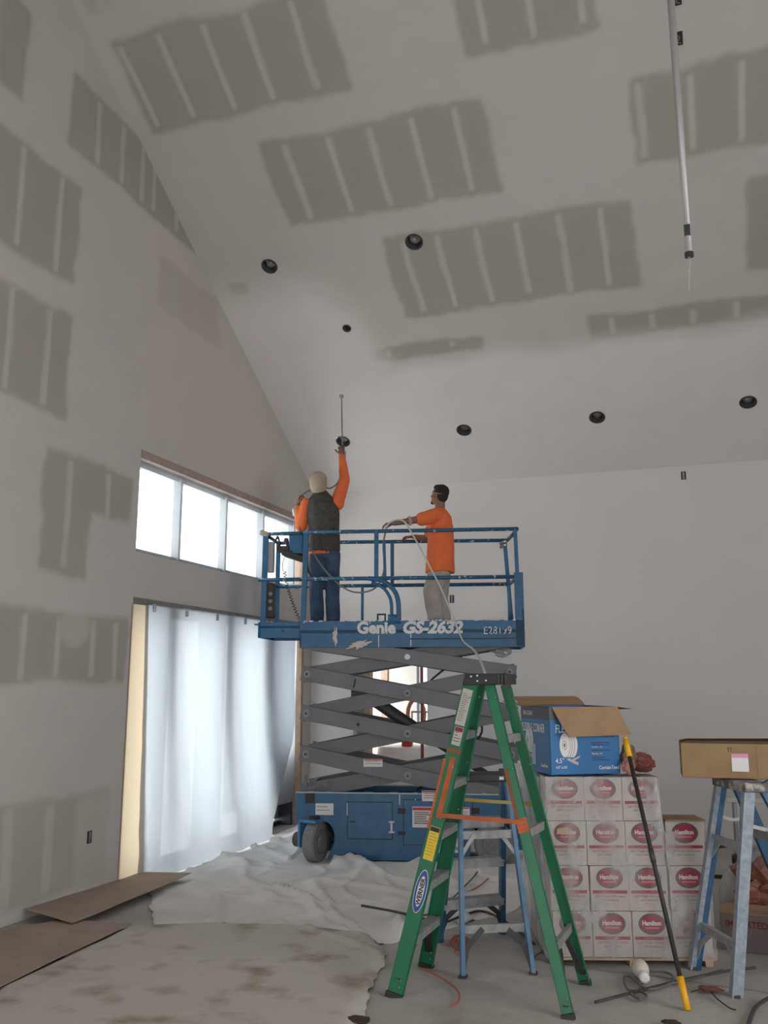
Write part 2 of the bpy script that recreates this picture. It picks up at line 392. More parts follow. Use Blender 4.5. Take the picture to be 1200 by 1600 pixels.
# left gable wall with the door opening and the clerestory opening
DO = (7.33, 11.28, 0., 2.62); WI = (7.33, 11.28, 3.07, 4.03)
ysl = steps(YR, YB, 5.0, 8.7, .027, .16, extra=(DO[0], DO[1])); zb = [0, DO[3], WI[2], WI[3]]
zlow = steps(0, 4.1, 0, 4.1, .035, .035, extra=(DO[3], WI[2], WI[3]))
nup = 110
verts = []; cols = []; faces = []; nz_ = len(zlow) + nup
for y in ysl:
    zt = ceil(y)
    for z in zlow: verts.append((XL, y, z)); cols.append(wall_col(y, z))
    for k in range(nup):
        z = 4.1 + (zt-4.1)*(k+1)/nup; verts.append((XL, y, z)); cols.append(wall_col(y, z))
def inr(y, z, r): return r[0] < y < r[1] and r[2]-.001 < z < r[3]
for i in range(len(ysl)-1):
    for k in range(nz_-1):
        ym = (ysl[i]+ysl[i+1])/2; zm = (verts[i*nz_+k][2]+verts[i*nz_+k+1][2])/2
        if inr(ym, zm, DO) or inr(ym, zm, WI): continue
        faces.append((i*nz_+k, (i+1)*nz_+k, (i+1)*nz_+k+1, i*nz_+k+1))
me = bpy.data.meshes.new('wall_left'); me.from_pydata(verts, [], faces); me.update(); colour(me, cols); me.materials.append(M_WALL)
o = bpy.data.objects.new('wall_left', me); COL.objects.link(o); o['kind'] = 'structure'
# reveals of both openings
b = NB(); T = .34
for (y0, y1, z0, z1) in (DO, WI):
    quad(b, [(XL, y0, z0), (XL-T, y0, z0), (XL-T, y0, z1), (XL, y0, z1)]); quad(b, [(XL, y1, z0), (XL-T, y1, z0), (XL-T, y1, z1), (XL, y1, z1)])
    quad(b, [(XL, y0, z1), (XL, y1, z1), (XL-T, y1, z1), (XL-T, y0, z1)])
quad(b, [(XL, WI[0], WI[2]), (XL, WI[1], WI[2]), (XL-T, WI[1], WI[2]), (XL-T, WI[0], WI[2])])
bx(b, XL-T-.02, XL-T, 4, DO[0], 0, 6.2); bx(b, XL-T-.02, XL-T, DO[1], 13, 0, 5); bx(b, XL-T-.02, XL-T, 4, 13, DO[3], WI[2])
struct('trim_opening_reveal', b, mat('primer_reveal', (.55, .54, .53), .85))
b = NB(); bx(b, XL-.12, XL+.016, 7.33, 11.30, 4.0, 4.085)
struct('trim_window_header', b, M_TRIM)
b = NB(); bx(b, XL-.20, XL+.012, 7.33, 11.28, 2.56, 2.625)
struct('trim_door_header', b, mat('grey_header', (.26, .255, .25), .7, nscale=14, namt=.3))
b = NB(); bx(b, XL-.14, XL+.012, 11.22, 11.29, 0, 2.56)
struct('trim_door_jamb', b, M_WOOD)
b = NB(); bx(b, XL-.14, XL+.010, 11.24, 11.30, 3.07, 4.03)
struct('trim_window_jamb', b, M_WOOD)
# back wall with doorway (X -4.47 .. -3.43)
b = NB(); bx_ = (-4.47, -3.43, 0, 2.12)
quad(b, [(XL, YB, 0), (bx_[0], YB, 0), (bx_[0], YB, 4.6), (XL, YB, 4.6)])
quad(b, [(bx_[0], YB, bx_[3]), (bx_[1], YB, bx_[3]), (bx_[1], YB, 4.6), (bx_[0], YB, 4.6)])
quad(b, [(bx_[1], YB, 0), (XR, YB, 0), (XR, YB, 4.6), (bx_[1], YB, 4.6)])
quad(b, [(bx_[0], YB, 0), (bx_[0], YB+.14, 0), (bx_[0], YB+.14, 2.12), (bx_[0], YB, 2.12)])
quad(b, [(bx_[1], YB, 0), (bx_[1], YB+.14, 0), (bx_[1], YB+.14, 2.12), (bx_[1], YB, 2.12)])
quad(b, [(bx_[0], YB, 2.12), (bx_[1], YB, 2.12), (bx_[1], YB+.14, 2.12), (bx_[0], YB+.14, 2.12)])
struct('wall_back', b, M_BACK)
# right and rear walls with large openings (outside the photo, they carry the daylight)
def holed(axis, c, a0, a1, z1f, hole):
    b = NB(); h0, h1, hz0, hz1 = hole
    P = (lambda a, z: (c, a, z)) if axis == 'x' else (lambda a, z: (a, c, z))
    for (p, q) in ((a0, h0), (h1, a1)):
        k = 12
        for i in range(k):
            s, t = p+(q-p)*i/k, p+(q-p)*(i+1)/k; quad(b, [P(s, 0), P(t, 0), P(t, z1f(t)), P(s, z1f(s))])
    k = 12
    for i in range(k):
        s, t = h0+(h1-h0)*i/k, h0+(h1-h0)*(i+1)/k; quad(b, [P(s, hz1), P(t, hz1), P(t, z1f(t)), P(s, z1f(s))])
        if hz0 > 0: quad(b, [P(s, 0), P(t, 0), P(t, hz0), P(s, hz0)])
    return b
struct('wall_right', holed('x', XR, YR, YB, ceil, (1.3, 5.1, .8, 3.6)), M_BACK)
struct('wall_rear', holed('y', YR, XL, XR, lambda a: ceil(YR), (-2.7, 1.7, .2, 3.0)), M_BACK)
# room seen through the doorway
b = NB()
quad(b, [(-6.5, 16.5, 0), (-1, 16.5, 0), (-1, 16.5, 3), (-6.5, 16.5, 3)])
quad(b, [(-1, 11.72, 0), (-1, 16.5, 0), (-1, 16.5, 3), (-1, 11.72, 3)])
quad(b, [(-6.5, 11.72, 3), (-1, 11.72, 3), (-1, 16.5, 3), (-6.5, 16.5, 3)])
quad(b, [(-6.5, 11.72, 0), (-6.5, 13.2, 0), (-6.5, 13.2, 3), (-6.5, 11.72, 3)])
struct('wall_far_room', b, mat('far_room_primer', (.5, .49, .475), .85, nscale=2, namt=.1))
b = NB(); bx(b, -5.0, -4.72, 12.7, 12.82, 0, 3); struct('wall_partition', b, mat('partition_board', (.30, .27, .255), .85))
b = NB(); bx(b, -4.72, -4.64, 12.68, 12.82, 0, 3); struct('trim_partition_stud', b, M_WOOD)
b = NB(); bx(b, -5.42, -5.30, 15.4, 15.5, 0, 2.6); struct('trim_far_stud', b, M_WOOD)
# windows of the far room
for k, (xa, xb) in enumerate(((-5.02, -4.80), (-4.62, -4.40))):
    b = NB(); bx(b, xa, xb, 16.45, 16.47, .9, 2.5)
    m = mat('lit_far_window', (.8, .85, .9), .5)
    em = m.node_tree.nodes['Principled BSDF']; em.inputs['Emission Color'].default_value = (.9, .95, 1, 1); em.inputs['Emission Strength'].default_value = .75
    struct('window_%d' % (k+2), b, m)
    b = NB()
    for xx in (xa-.02, xb+.02): bx(b, xx-.02, xx+.02, 16.4, 16.46, .88, 2.52)
    obj('window_frame', b, M_MULL, bpy.data.objects['window_%d' % (k+2)])

# clerestory window: frame, panes, plastic
b = NB(); bx(b, -5.24, -5.18, WI[0], WI[1], WI[2], WI[2]+.05); bx(b, -5.24, -5.18, WI[0], WI[1], WI[3]-.09, WI[3])
for y in (7.35, 8.18, 9.17, 10.13, 11.06): bx(b, -5.24, -5.15, y-.022, y+.022, WI[2], WI[3])
win = struct('window_1', b, M_FRAME)
for y0, y1 in ((7.37, 8.16), (8.20, 9.15), (9.19, 10.11), (10.15, 11.04)):
    b = NB(); quad(b, [(-5.22, y0, 3.12), (-5.22, y1, 3.12), (-5.22, y1, 3.94), (-5.22, y0, 3.94)]); obj('pane', b, M_GLASS, win)
# glazed doors behind the plastic
b = NB(); bx(b, -5.42, -5.34, DO[0], DO[1], 0, .05); bx(b, -5.42, -5.34, DO[0], DO[1], 2.5, 2.62)
for y, ww in ((7.345, .02), (8.02, .22), (9.2, .22), (10.25, .20), (11.22, .10)): bx(b, -5.42, -5.185, y-ww/2, y+ww/2, 0, 2.6)
dr = struct('door_1', b, M_MULL)
for y0, y1 in ((7.39, 7.92), (8.12, 9.10), (9.30, 10.16), (10.34, 11.17)):
    b = NB(); quad(b, [(-5.38, y0, .08), (-5.38, y1, .08), (-5.38, y1, 2.5), (-5.38, y0, 2.5)]); obj('pane', b, M_GLASS, dr)
b = NB(); bx(b, -5.40, -5.36, 10.34, 11.17, .08, .95); obj('kick_panel', b, mat('grey_door_panel', (.30, .31, .33), .6), dr)

# plastic sheets
F_DOOR = film_mat('translucent_plastic_sheet', .85, .025, .05, (.335, .36, .395), .008, (1, 1.2, .5))
F_WIN = film_mat('window_plastic_film', .80, .78, .04, (.50, .53, .57), .06)
def sheet(name, fy0, fy1, z0, z1f, xf, m, nu=120, nv=90, parent=None):
    vs = []; fs = []
    for j in range(nv+1):
        t = j/nv
        for i in range(nu+1):
            s = i/nu
            z = z0(s) + (z1f(s)-z0(s))*t
            y = fy0(z) + (fy1(z)-fy0(z))*s
            vs.append((xf(y, z), y, z))
    for j in range(nv):
        for i in range(nu): a = j*(nu+1)+i; fs.append((a, a+1, a+nu+2, a+nu+1))
    me = bpy.data.meshes.new(name); me.from_pydata(vs, [], fs); me.update(); me.materials.append(m)
    for p in me.polygons: p.use_smooth = True
    o = bpy.data.objects.new(name, me); COL.objects.link(o)
    if parent: o.parent = parent
    return o
def redge(z): return 10.0 + .93*sm(.0, 1.5, z)**.8 + .02*z
def billow(y, z):
    w_ = max(0, 1-z/2.6)
    k_ = sm(7.45, 8.3, y)
    return -5.07 + k_*.10*w_*sm(0, 1, w_) + .018*nz(y*1.1, z*.5, 3.) + .006*nz(y*9, z*1.5, 5) + .020*w_*sin((y*1.0+z*1.1)*9)*nz(y, z, 9., 2.) + k_*.10*w_**3
t = sheet('plastic_curtain', lambda z: 7.51+.06*(1-z/2.6), redge, lambda s: .02+.02*nz(s*9, 1.), lambda s: 2.585+.012*nz(s*20, 1.), billow, F_DOOR)
tag(t, 'large translucent plastic sheet taped over the wide door opening at left', 'plastic sheet')
for k, yy in enumerate((7.62, 8.22, 8.86, 9.52, 10.22, 10.80)):
    b = NB(); bx(b, -5.052, -5.048, yy-.03, yy+.03, 2.50, 2.58)
    obj('tape_tab', b, mat('grey_tape', (.30, .31, .33), .6, nscale=60, col2=(.75, .75, .77), thr=(.4, .6)), t)
t = sheet('plastic_curtain', lambda z: 10.05, lambda z: 11.2, lambda s: .30, lambda s: 2.56, lambda y, z: -5.15+.01*nz(y*3, z), film_mat('dusty_plastic_sheet', .8, .1, .04, (.62, .64, .68)), 30, 50)
tag(t, 'narrow hazy plastic sheet hanging beside the door jamb, behind the large curtain', 'plastic sheet')
t = sheet('window_film', lambda z: 7.36, lambda z: 11.2, lambda s: 3.09, lambda s: 3.99, lambda y, z: -5.12+.008*nz(y*3, z*3), F_WIN, 80, 24)
tag(t, 'clear plastic film stretched over the high clerestory windows', 'plastic sheet')
b = NB()
quad(b, [(XL+.006, 7.305, .0), (XL+.012, 7.66, .0), (XL+.012, 7.56, 2.56), (XL+.006, 7.305, 2.56)])
tag(obj('masking_paper', b, film_mat('backlit_kraft_paper', .55, .0, .02, (.55, .46, .34))), 'tall strip of tan masking paper left of the plastic curtain', 'masking paper')

# ================================================================== CEILING FITTINGS
CN = V((0, .6132, 1)).normalized()          # normal of the sloped ceiling, pointing up
def slopeM(x, y):
    xa = V((1, 0, 0)); za = CN; ya = za.cross(xa)
    M = Matrix((xa, ya, za)).transposed().to_4x4(); M.translation = V((x, y, ceil(y))); return M
cl = ['recessed light can at the upper left of the sloped ceiling', 'recessed light can beside the second bare drywall patch on the ceiling',
      'small dark round ceiling hole above the spray wand', 'recessed light can right behind the raised hand of the sprayer',
      'recessed light can above the man in the orange t-shirt', 'recessed light can second from the right in the lower ceiling row', 'recessed light can at the right edge of the lower ceiling row']
for (x, y, r), lb in zip(CANS, cl):
    M = slopeM(x, y); t = thing('recessed_light' if r > .05 else 'ceiling_hole', lb, 'light' if r > .05 else 'ceiling fitting', (x, y, ceil(y)), 'recessed light cans in the ceiling' if r > .05 else None)
    b = NB(); lathe(b, [(r+.002, -.002), (r+.002, .13), (.001, .13)], n=28, M=M); obj('housing', b, mat('can_housing', (.11, .11, .115), .45), t)
    b = NB(); lathe(b, [(r-.004, -.001), (r-.004, -.006), (r+.012, -.006), (r+.012, .001)], n=28, M=M); obj('trim_ring', b, M_DKG, t)
    if r > .05:
        b = NB(); lathe(b, [(r*.85, .10), (r*.6, .05), (r*.35, .09), (.001, .095)], n=20, M=M); obj('socket_plate', b, M_BRASS, t, smooth=True)
for (x, y, lb) in ((.154, 7.174, 'dark open junction box on the ceiling beside the hanging conduit'), (.159, 6.90, 'dark open junction box at the very top edge beside the conduit')):
    M = slopeM(x, y); t = thing('junction_box', lb, 'junction box', (x, y, ceil(y)), 'ceiling junction boxes')
    b = NB()
    for s in (-1, 1): bx(b, s*.032-.003, s*.032+.003, -.055, .055, -.012, 0, M); bx(b, -.032, .032, s*.052-.003, s*.052+.003, -.012, 0, M)
    bx(b, -.03, .03, -.05, .05, -.003, -.001, M); obj('box', b, M_DK, t)
    b = NB(); tube(b, [M @ V(p) for p in ((-.02, -.04, -.012), (.01, -.01, -.02), (-.01, .02, -.018), (.02, .04, -.012))], .004, 6); obj('wire', b, M_CARD, t)
# hanging conduit
t = thing('hanging_conduit', 'long grey conduit hanging from the ceiling at upper right', 'conduit', (.10, 6.0, 4.66))
b = NB(); cyl(b, (.10, 6.0, 4.66), (.095, 6.02, ceil(6.02)), .026, 20); obj('tube', b, M_PVC, t, smooth=True)
b = NB(); cyl(b, (.10, 6.0, 4.645), (.10, 6.0, 4.675), .030, 20); obj('end_bushing', b, M_DKG, t)
b = NB(); bx(b, .078, .118, 5.972, 5.98, 4.79, 4.87); obj('label_strip', b, M_DKG, t)
b = NB(); tube(b, [(.10, 6.0, 4.66), (.105, 6.0, 4.60), (.09, 6.0, 4.50), (.085, 6.0, 4.40)], .003, 5); tube(b, [(.095, 6.0, 4.66), (.09, 6.01, 4.56), (.098, 6.01, 4.52)], .003, 5); obj('wire', b, M_HOSEW, t)
# wall boxes
def outlet(name, o, ux, lb):
    M = frame3(o, ux, (0, 0, 1)); t = thing(name, lb, 'electrical box', o)
    b = NB(); bx(b, -.03, .03, -.052, .052, .0005, .004, M); obj('cavity', b, M_DK, t)
    b = NB(); bx(b, -.010, .010, -.045, .045, .003, .008, M); obj('bracket', b, M_STEEL, t)
outlet('outlet_box', (XL, 6.87, .50), (0, 1, 0), 'dark open outlet box low on the left wall'); bpy.data.objects['outlet_box']
outlet('outlet_box', (-3.074, YB, 2.92), (1, 0, 0), 'open outlet box on the back wall right of the khaki trousers')
outlet('outlet_box', (-.053, YB, 4.375), (1, 0, 0), 'small open box high on the back wall at right')

# ================================================================== SCISSOR LIFT (local: x along, y away from the camera, z up)
LO = V((-4.036, 8.938, 0)); LA = radians(13.5)
lift = thing('scissor_lift', 'blue scissor lift with raised grey scissor arms and a railed platform', 'scissor lift'); lift['_local'] = 1
def LW(u, v_, z): return V((LO.x + u*cos(LA) - v_*sin(LA), LO.y + u*sin(LA) + v_*cos(LA), z))
W = .76
# chassis: upper hull, lower guard with sloped ends, wheel arches left open at the corners
b = NB()
def prism(bm, pts, y0, y1):
    a = [bm.verts.new((x, y0, z)) for x, z in pts]; c = [bm.verts.new((x, y1, z)) for x, z in pts]
    bm.faces.new(a[::-1]); bm.faces.new(c)
    for i in range(len(pts)): bm.faces.new((a[i], a[(i+1) % len(pts)], c[(i+1) % len(pts)], c[i]))
def arc(cx, cz, r, a0, a1, n=7): return [(cx+r*cos(radians(a0+(a1-a0)*i/n)), cz+r*sin(radians(a0+(a1-a0)*i/n))) for i in range(n+1)]
side = [(-.05, .69), (-.05, .37), (.02, .37)] + [(.26, .40)] + arc(.20, .26, .16, 60, -5) + [(.36, .20), (.29, .045), (.30, .03), (1.70, .03), (1.76, .10)] + arc(2.0, .22, .245, 195, -15, 10)[0:11] + [(2.36, .15), (2.40, .36), (2.40, .69)]
prism(b, side, .0, .025); prism(b, side, W-.025, W)
bx(b, -.05, 2.40, .02, W-.02, .42, .46); bx(b, .38, 1.70, .02, W-.02, .05, .08)
bx(b, -.05, -.025, .02, W-.02, .37, .69); bx(b, 2.375, 2.40, .02, W-.02, .3, .69)
bx(b, .42, .45, .03, W-.03, .08, .44); bx(b, 1.66, 1.69, .03, W-.03, .08, .44)
ch = obj('chassis', b, M_BLUE, lift, bev=.004)
b = NB(); bx(b, -.05, 2.40, -.006, .03, .685, .697); bx(b, -.05, 2.40, W-.03, W, .685, .697)
for k in range(14): x = random.uniform(0, 2.2); bx(b, x, x+random.uniform(.02, .1), -.008, .02, .697, .703)
obj('dusty_top_edge', b, mat('white_dust', (.45, .48, .52), .8), lift)
b = NB(); bx(b, .494, .966, -.003, 0, .234, .606); obj('door_seam', b, M_DK, lift)
b = NB(); bx(b, 1.074, 1.706, -.003, 0, .184, .636); obj('door_seam', b, M_DK, lift)
b = NB(); bx(b, .50, .96, -.006, 0, .24, .60); d_ = obj('access_door', b, M_BLUE, lift, bev=.003)
b = NB(); bx(b, .52, .58, -.013, -.005, .40, .415); obj('keyhole_slot', b, M_DK, d_); b = NB(); bx(b, .945, .965, -.013, -.005, .30, .42)
for x, z in ((.93, .31), (.98, .31), (.93, .41), (.98, .41)): cyl(b, (x, -.012, z), (x, 0, z), .005, 8)
bx(b, .925, .985, -.009, -.004, .302, .318); bx(b, .925, .985, -.009, -.004, .402, .418)
obj('latch', b, M_STEEL, d_)
b = NB(); bx(b, 1.08, 1.70, -.006, 0, .19, .63); obj('access_door', b, M_BLUE, lift, bev=.003)
for q_ in ((1.02, 1.10, .49, .545), (1.02, 1.10, .285, .32), (1.78, 1.86, .50, .56), (1.785, 1.795, .3, .62)):
    b = NB(); bx(b, q_[0], q_[1], -.009, .001, q_[2], q_[3]); obj('vent_slot', b, M_DK, lift)
for q_ in ((1.035, 1.043, .58, .68), (.49, .498, .47, .59)):
    b = NB(); bx(b, q_[0], q_[1], -.010, 0, q_[2], q_[3]); obj('scratch', b, M_WHITE, lift)
FM = Matrix(((1, 0, 0, 0), (0, 0, -1, 0), (0, 1, 0, 0), (0, 0, 0, 1)))   # local xy -> front face (x, z)
def FR(x, z, y=-.008): m = FM.copy(); m.translation = V((x, y, z)); return m
def sticker(x0, x1, z0, z1, y=-.008, body=M_WHITE, head=None, lines=0, par=lift, nm='warning_sticker', lm=M_PRT):
    b = NB(); bx(b, x0, x1, y-.001, y, z0, z1); s = obj(nm, b, body, par)
    b = NB(); h = z1-z0
    if head is not None: bx(b, x0+.004, x1-.004, y-.002, y-.001, z1-h*.18, z1-h*.04); obj('header_band', b, head, s)
    if lines:
        b = NB()
        for k in range(lines):
            zz = z1 - h*(.28+.62*k/max(1, lines)); e = random.uniform(.55, .95)
            bx(b, x0+(x1-x0)*.08, x0+(x1-x0)*e, y-.002, y-.001, zz-h*.03, zz+h*.03)
        obj('printed_lines', b, lm, s)
    return s
sticker(1.27, 1.52, .62, .705+.02, body=M_WHITE, head=M_RED, lines=3)
sticker(1.17, 1.42, .36, .565, head=M_RED, lines=6); sticker(1.42, 1.57, .44, .565, head=M_RED, lines=4); sticker(1.57, 1.76, .475, .565, head=M_RED, lines=3)
sticker(1.43, 1.66, .12, .29, head=mat('green_print', (.05, .25, .15), .5), lines=0)
b = NB()
for k, ww in enumerate((.012, .02, .016, .022, .014)): bx(b, 1.50+k*.022, 1.50+k*.022+ww, -.0105, -.009, .19, .215)
obj('printed_lines', b, M_DK, bpy.data.objects['warning_sticker.004'] if 'warning_sticker.004' in bpy.data.objects else lift)
sticker(.05, .15, .585, .685, body=M_DK); sticker(.16, .35, .47, .585, lines=2)
# steering wheel front-left, turned; far front wheel; rear wheels
def wheel(c, ang, name='wheel', r=.205, wdt=.13, hubm=M_TIRE):
    M = Matrix.Translation(V(c)) @ Matrix.Rotation(ang, 4, 'Z') @ Matrix.Rotation(pi/2, 4, 'X')
    b = NB(); lathe(b, [(.001, -wdt/2+.02), (r*.55, -wdt/2+.02), (r*.6, -wdt/2), (r-.015, -wdt/2), (r, -wdt/2+.018), (r, wdt/2-.018), (r-.015, wdt/2), (r*.6, wdt/2), (r*.55, wdt/2-.02), (.001, wdt/2-.02)], n=36, M=M)
    t = obj(name, b, M_TIRE, lift)
    b = NB(); lathe(b, [(r*.56, wdt/2-.03), (r*.54, wdt/2-.005), (r*.3, wdt/2-.012), (r*.28, wdt/2+.012), (.001, wdt/2+.012)], n=24, M=M); obj('hub', b, hubm, t)
    return t
wheel((.165, .02, .205), radians(74)); wheel((.18, W-.06, .205), radians(55)); wheel((2.0, .075, .215), pi, hubm=mat('pale_wheel_hub', (.38, .37, .35), .6)); wheel((2.0, W-.075, .215), 0)
b = NB()
M = Matrix.Translation(V((.15, .02, 0))) @ Matrix.Rotation(radians(62), 4, 'Z')
bx(b, -.14, .12, .085, .115, .16, .40, M); bx(b, -.12, .10, -.10, .115, .395, .425, M); bx(b, -.09, -.03, .10, .13, .14, .34, M)
obj('steering_yoke', b, mat('light_blue_paint', (.05, .22, .38), .5), lift, bev=.006)
b = NB(); cyl(b, M @ V((0, .10, .205)), M @ V((0, .24, .205)), .075, 24); cyl(b, M @ V((0, .24, .205)), M @ V((0, .26, .205)), .05, 20); obj('drive_motor', b, M_DKG, lift)
b = NB(); cyl(b, (.15, .02, .42), (.15, .02, .46), .06, 16); tube(b, [(.22, .1, .40), (.28, .14, .30), (.34, .2, .22), (.42, .2, .25)], .014, 8); tube(b, [(.2, .2, .42), (.3, .25, .28), (.4, .3, .20)], .02, 8)
obj('steering_linkage', b, M_DK, lift)
# scissor arms
zc = [(.66, .69), (.66, .69)]
LV = [1.91, 1.50, 1.08]            # left ends, top to bottom
RV = [1.93, 1.51, 1.09]
AH, AT = .155, .045
def arm(p, q, y, name='scissor_arm', h=AH, t=AT):
    b = NB(); d = (V((q[0], 0, q[1]))-V((p[0], 0, p[1]))).normalized()*.07
    beam(b, V((p[0], y, p[1]))-d, V((q[0], y, q[1]))+d, t, h, (0, 1, 0)); return obj(name, b, M_GREY, lift, bev=.004)
XA, XBR = .05, 2.20
outer = [((XA, 2.25), (XBR, 1.93)), ((XA, 1.91), (XBR, 1.51)), ((XA, 1.50), (XBR, 1.09)), ((XA, 1.08), (XBR, .66))]
inner = [((.05, 1.91), (XBR, 2.27)), ((XA, 1.50), (XBR, 1.93)), ((XA, 1.08), (XBR, 1.51)), ((XA, .70), (XBR, 1.09))]
for p, q in outer: arm(p, q, .035); arm(p, q, W-.035)
for p, q in inner: arm(p, q, .11, t=.05); arm(p, q, W-.11, t=.05)
# wide inner cross plates (the broad grey underside seen between the arms)
for k, (p, q) in enumerate(inner):
    pm = (p[0]*.80+q[0]*.20, p[1]*.80+q[1]*.20); qm = (p[0]*.47+q[0]*.53, p[1]*.47+q[1]*.53)
    b = NB(); beam(b, (p[0]+.02, W/2, p[1]), (p[0]*.75+q[0]*.25, W/2, p[1]*.75+q[1]*.25), W-.26, .02, (0, 1, 0)); obj('cross_plate', b, M_GREY, lift)
for (x, z) in [(XA, 1.91), (XA, 1.50), (XA, 1.08), (XBR, 1.93), (XBR, 1.51), (XBR, 1.09)] + [(1.125, (o_[0][1]+o_[1][1])/2) for o_ in outer]:
    b = NB(); cyl(b, (x, .02, z), (x, W-.02, z), .03, 14); obj('pivot_tube', b, M_GREY, lift)
for (x, z) in [(XA, 1.91), (XA, 1.50), (XA, 1.08), (XBR, 1.93), (XBR, 1.51), (XBR, 1.09)] + [(1.125, (o_[0][1]+o_[1][1])/2) for o_ in outer[1:]]:
    b = NB(); cyl(b, (x, -.004, z), (x, .02, z), .040, 20); cyl(b, (x, -.040, z), (x, 0, z), .026, 14)
    pn = obj('pivot_pin', b, mat('light_grey_pin', (.27, .275, .29), .45), lift, bev=.002)
    b = NB(); cyl(b, (x, -.042, z), (x, -.038, z), .015, 12); obj('pin_head', b, M_DKG, pn)
b = NB(); cyl(b, (1.125, .008, 2.09), (1.125, .013, 2.09), .030, 20); obj('pivot_hole', b, M_WHITE, lift)
b = NB(); cyl(b, (.62, W/2, 1.70), (1.35, W/2, 1.22), .065, 20); cyl(b, (1.35, W/2, 1.22), (1.95, W/2, .85), .04, 16); bx(b, .5, .75, W/2-.2, W/2+.2, 1.66, 1.74)
obj('lift_cylinder', b, M_DKG, lift)
b = NB(); tube(b, [(1.2, .3, .7), (1.5, .28, .9), (1.9, .25, 1.3), (1.7, .25, 1.55), (1.3, .25, 1.75), (1.7, .25, 2.1)], .012, 8); obj('hydraulic_hose', b, M_DK, lift)
sticker(.66, .86, .955, 1.035, y=.012-.001, head=M_RED, lines=2)
b = NB(); beam(b, (.55, .011, 1.77), (.57, .011, 1.86), .018, .002, (1, 0, 0)); obj('slot_mark', b, M_DK, lift)
b = NB(); cyl(b, (.60, .008, 1.385), (.60, .013, 1.385), .018, 12); obj('bolt_hole', b, M_DK, lift)
b = NB()
beam(b, (-.02, .1, .70), (.28, .1, .78), .10, .03, (0, 1, 0)); beam(b, (-.02, .45, .70), (.28, .45, .78), .10, .03, (0, 1, 0)); bx(b, .06, .1, .05, .6, .76, .78); bx(b, .02, .05, .06, .09, .7, .86)
obj('slide_rail', b, M_GREY, lift)
# platform
b = NB(); bx(b, -.04, 2.37, 0, W, 2.34, 2.38); bx(b, -.04, 2.37, 0, .02, 2.19, 2.475); bx(b, -.04, 2.37, W-.02, W, 2.19, 2.475); bx(b, -.04, -.02, 0, W, 2.19, 2.34); bx(b, 2.35, 2.37, 0, W, 2.19, 2.475)
pf = obj('platform_deck', b, M_BLUE, lift, bev=.003)
b = NB(); bx(b, 1.15, 2.28, -.006, 0, 2.272, 2.286); obj('slide_slot', b, mat('deep_blue', (.01, .05, .12), .5), pf)
b = NB(); bx(b, .12, 2.2, .08, W-.08, 2.30, 2.335); prism(b, [(.25, 2.30), (.05, 2.24), (2.25, 2.24), (2.1, 2.30)], .08, W-.08); obj('underframe', b, M_GREY, lift)
b = NB(); bx(b, -.50, -.03, .03, W-.03, 2.40, 2.43); bx(b, -.50, -.03, .03, .05, 2.30, 2.47); bx(b, -.50, -.03, W-.05, W-.03, 2.30, 2.47); bx(b, -.51, -.48, .03, W-.03, 2.30, 2.47); bx(b, -.56, -.50, .05, W-.05, 2.44, 2.455)
ex = obj('extension_deck', b, M_BLUE, lift, bev=.003)
b = NB(); cyl(b, (-.23, .02, 2.37), (-.23, .035, 2.37), .012, 10); obj('bolt', b, M_DK, ex)
text('brand_lettering', 'Genie', .172, FR(.585, 2.342), M_WORN, lift, bold=.045, sx=1.0)
text('model_lettering', 'GS-2632', .172, FR(1.07, 2.342), M_WORN, lift, bold=.048, shear=.2, sx=1.06)
text('unit_number_lettering', 'E28199', .115, FR(1.935, 2.325), M_FADE, lift, bold=.006, sx=.84, space=1.05)
random.seed(3)
def splat(c, rx, rz, n_, y=-.003, par=lift, ang=0.):
    b = NB(); ring = []
    for i in range(n_):
        a = 2*pi*i/n_; k = random.uniform(.35, 1.05); x, z = rx*k*cos(a), rz*k*sin(a)
        ring.append(b.verts.new((c[0]+x*cos(ang)-z*sin(ang), y, c[1]+x*sin(ang)+z*cos(ang))))
    ct = b.verts.new((c[0], y, c[1]))
    for i in range(n_): b.faces.new((ct, ring[i], ring[(i+1) % n_]))
    return obj('paint_splatter', b, mat('dried_paint', (.55, .52, .5), .8), par)
splat((.35, 2.32), .035, .13, 22); splat((.62, 2.22), .16, .045, 26, ang=.25)
b = NB(); 
for x, z0, z1 in ((.815, 2.19, 2.32), (1.16, 2.20, 2.33), (1.20, .58, .64), (1.395, .565, .62), (.0, 2.45, 2.47), (.72, 2.44, 2.48), (1.3, 2.45, 2.475), (1.55, 2.43, 2.475)): bx(b, x, x+.008, -.004, 0, z0, z1)
for k in range(60):
    x = random.uniform(-.04, 2.3); bx(b, x, x+random.uniform(.008, .05), -.0035, .01, 2.468, 2.480)
obj('paint_drips', b, M_WHITE, lift)
# guardrails
def rail(name, pts, r=.0215, m=M_BLUES, par=lift):
    b = NB(); tube(b, pts, r, 12, k=0); return obj(name, b, m, par, smooth=True)
YN, YF = .022, W-.022; ZT = 3.455; ZM = 2.935
rail('top_rail', [(-.03, YN, ZT), (.85, YN, ZT), (2.32, YN, ZT)]); rail('top_rail', [(-.50, YN+.03, ZT-.005), (.02, YN+.03, ZT-.005)])
rail('mid_rail', [(-.52, YN+.02, ZM), (.0, YN+.02, ZM)]); rail('mid_rail', [(-.03, YN, ZM), (2.32, YN, ZM)])
rail('top_rail', [(-.45, YF, ZT), (2.24, YF, ZT-.01)]); rail('mid_rail', [(-.50, YF, ZM), (2.24, YF, ZM)])
def post(x0, z0, x1, z1, y, w_=.042, m=M_BLUE, name='guardrail_post'):
    b = NB(); beam(b, (x0, y, z0), (x1, y, z1), w_, .04, (1, 0, 0)); return obj(name, b, m, lift, bev=.003)
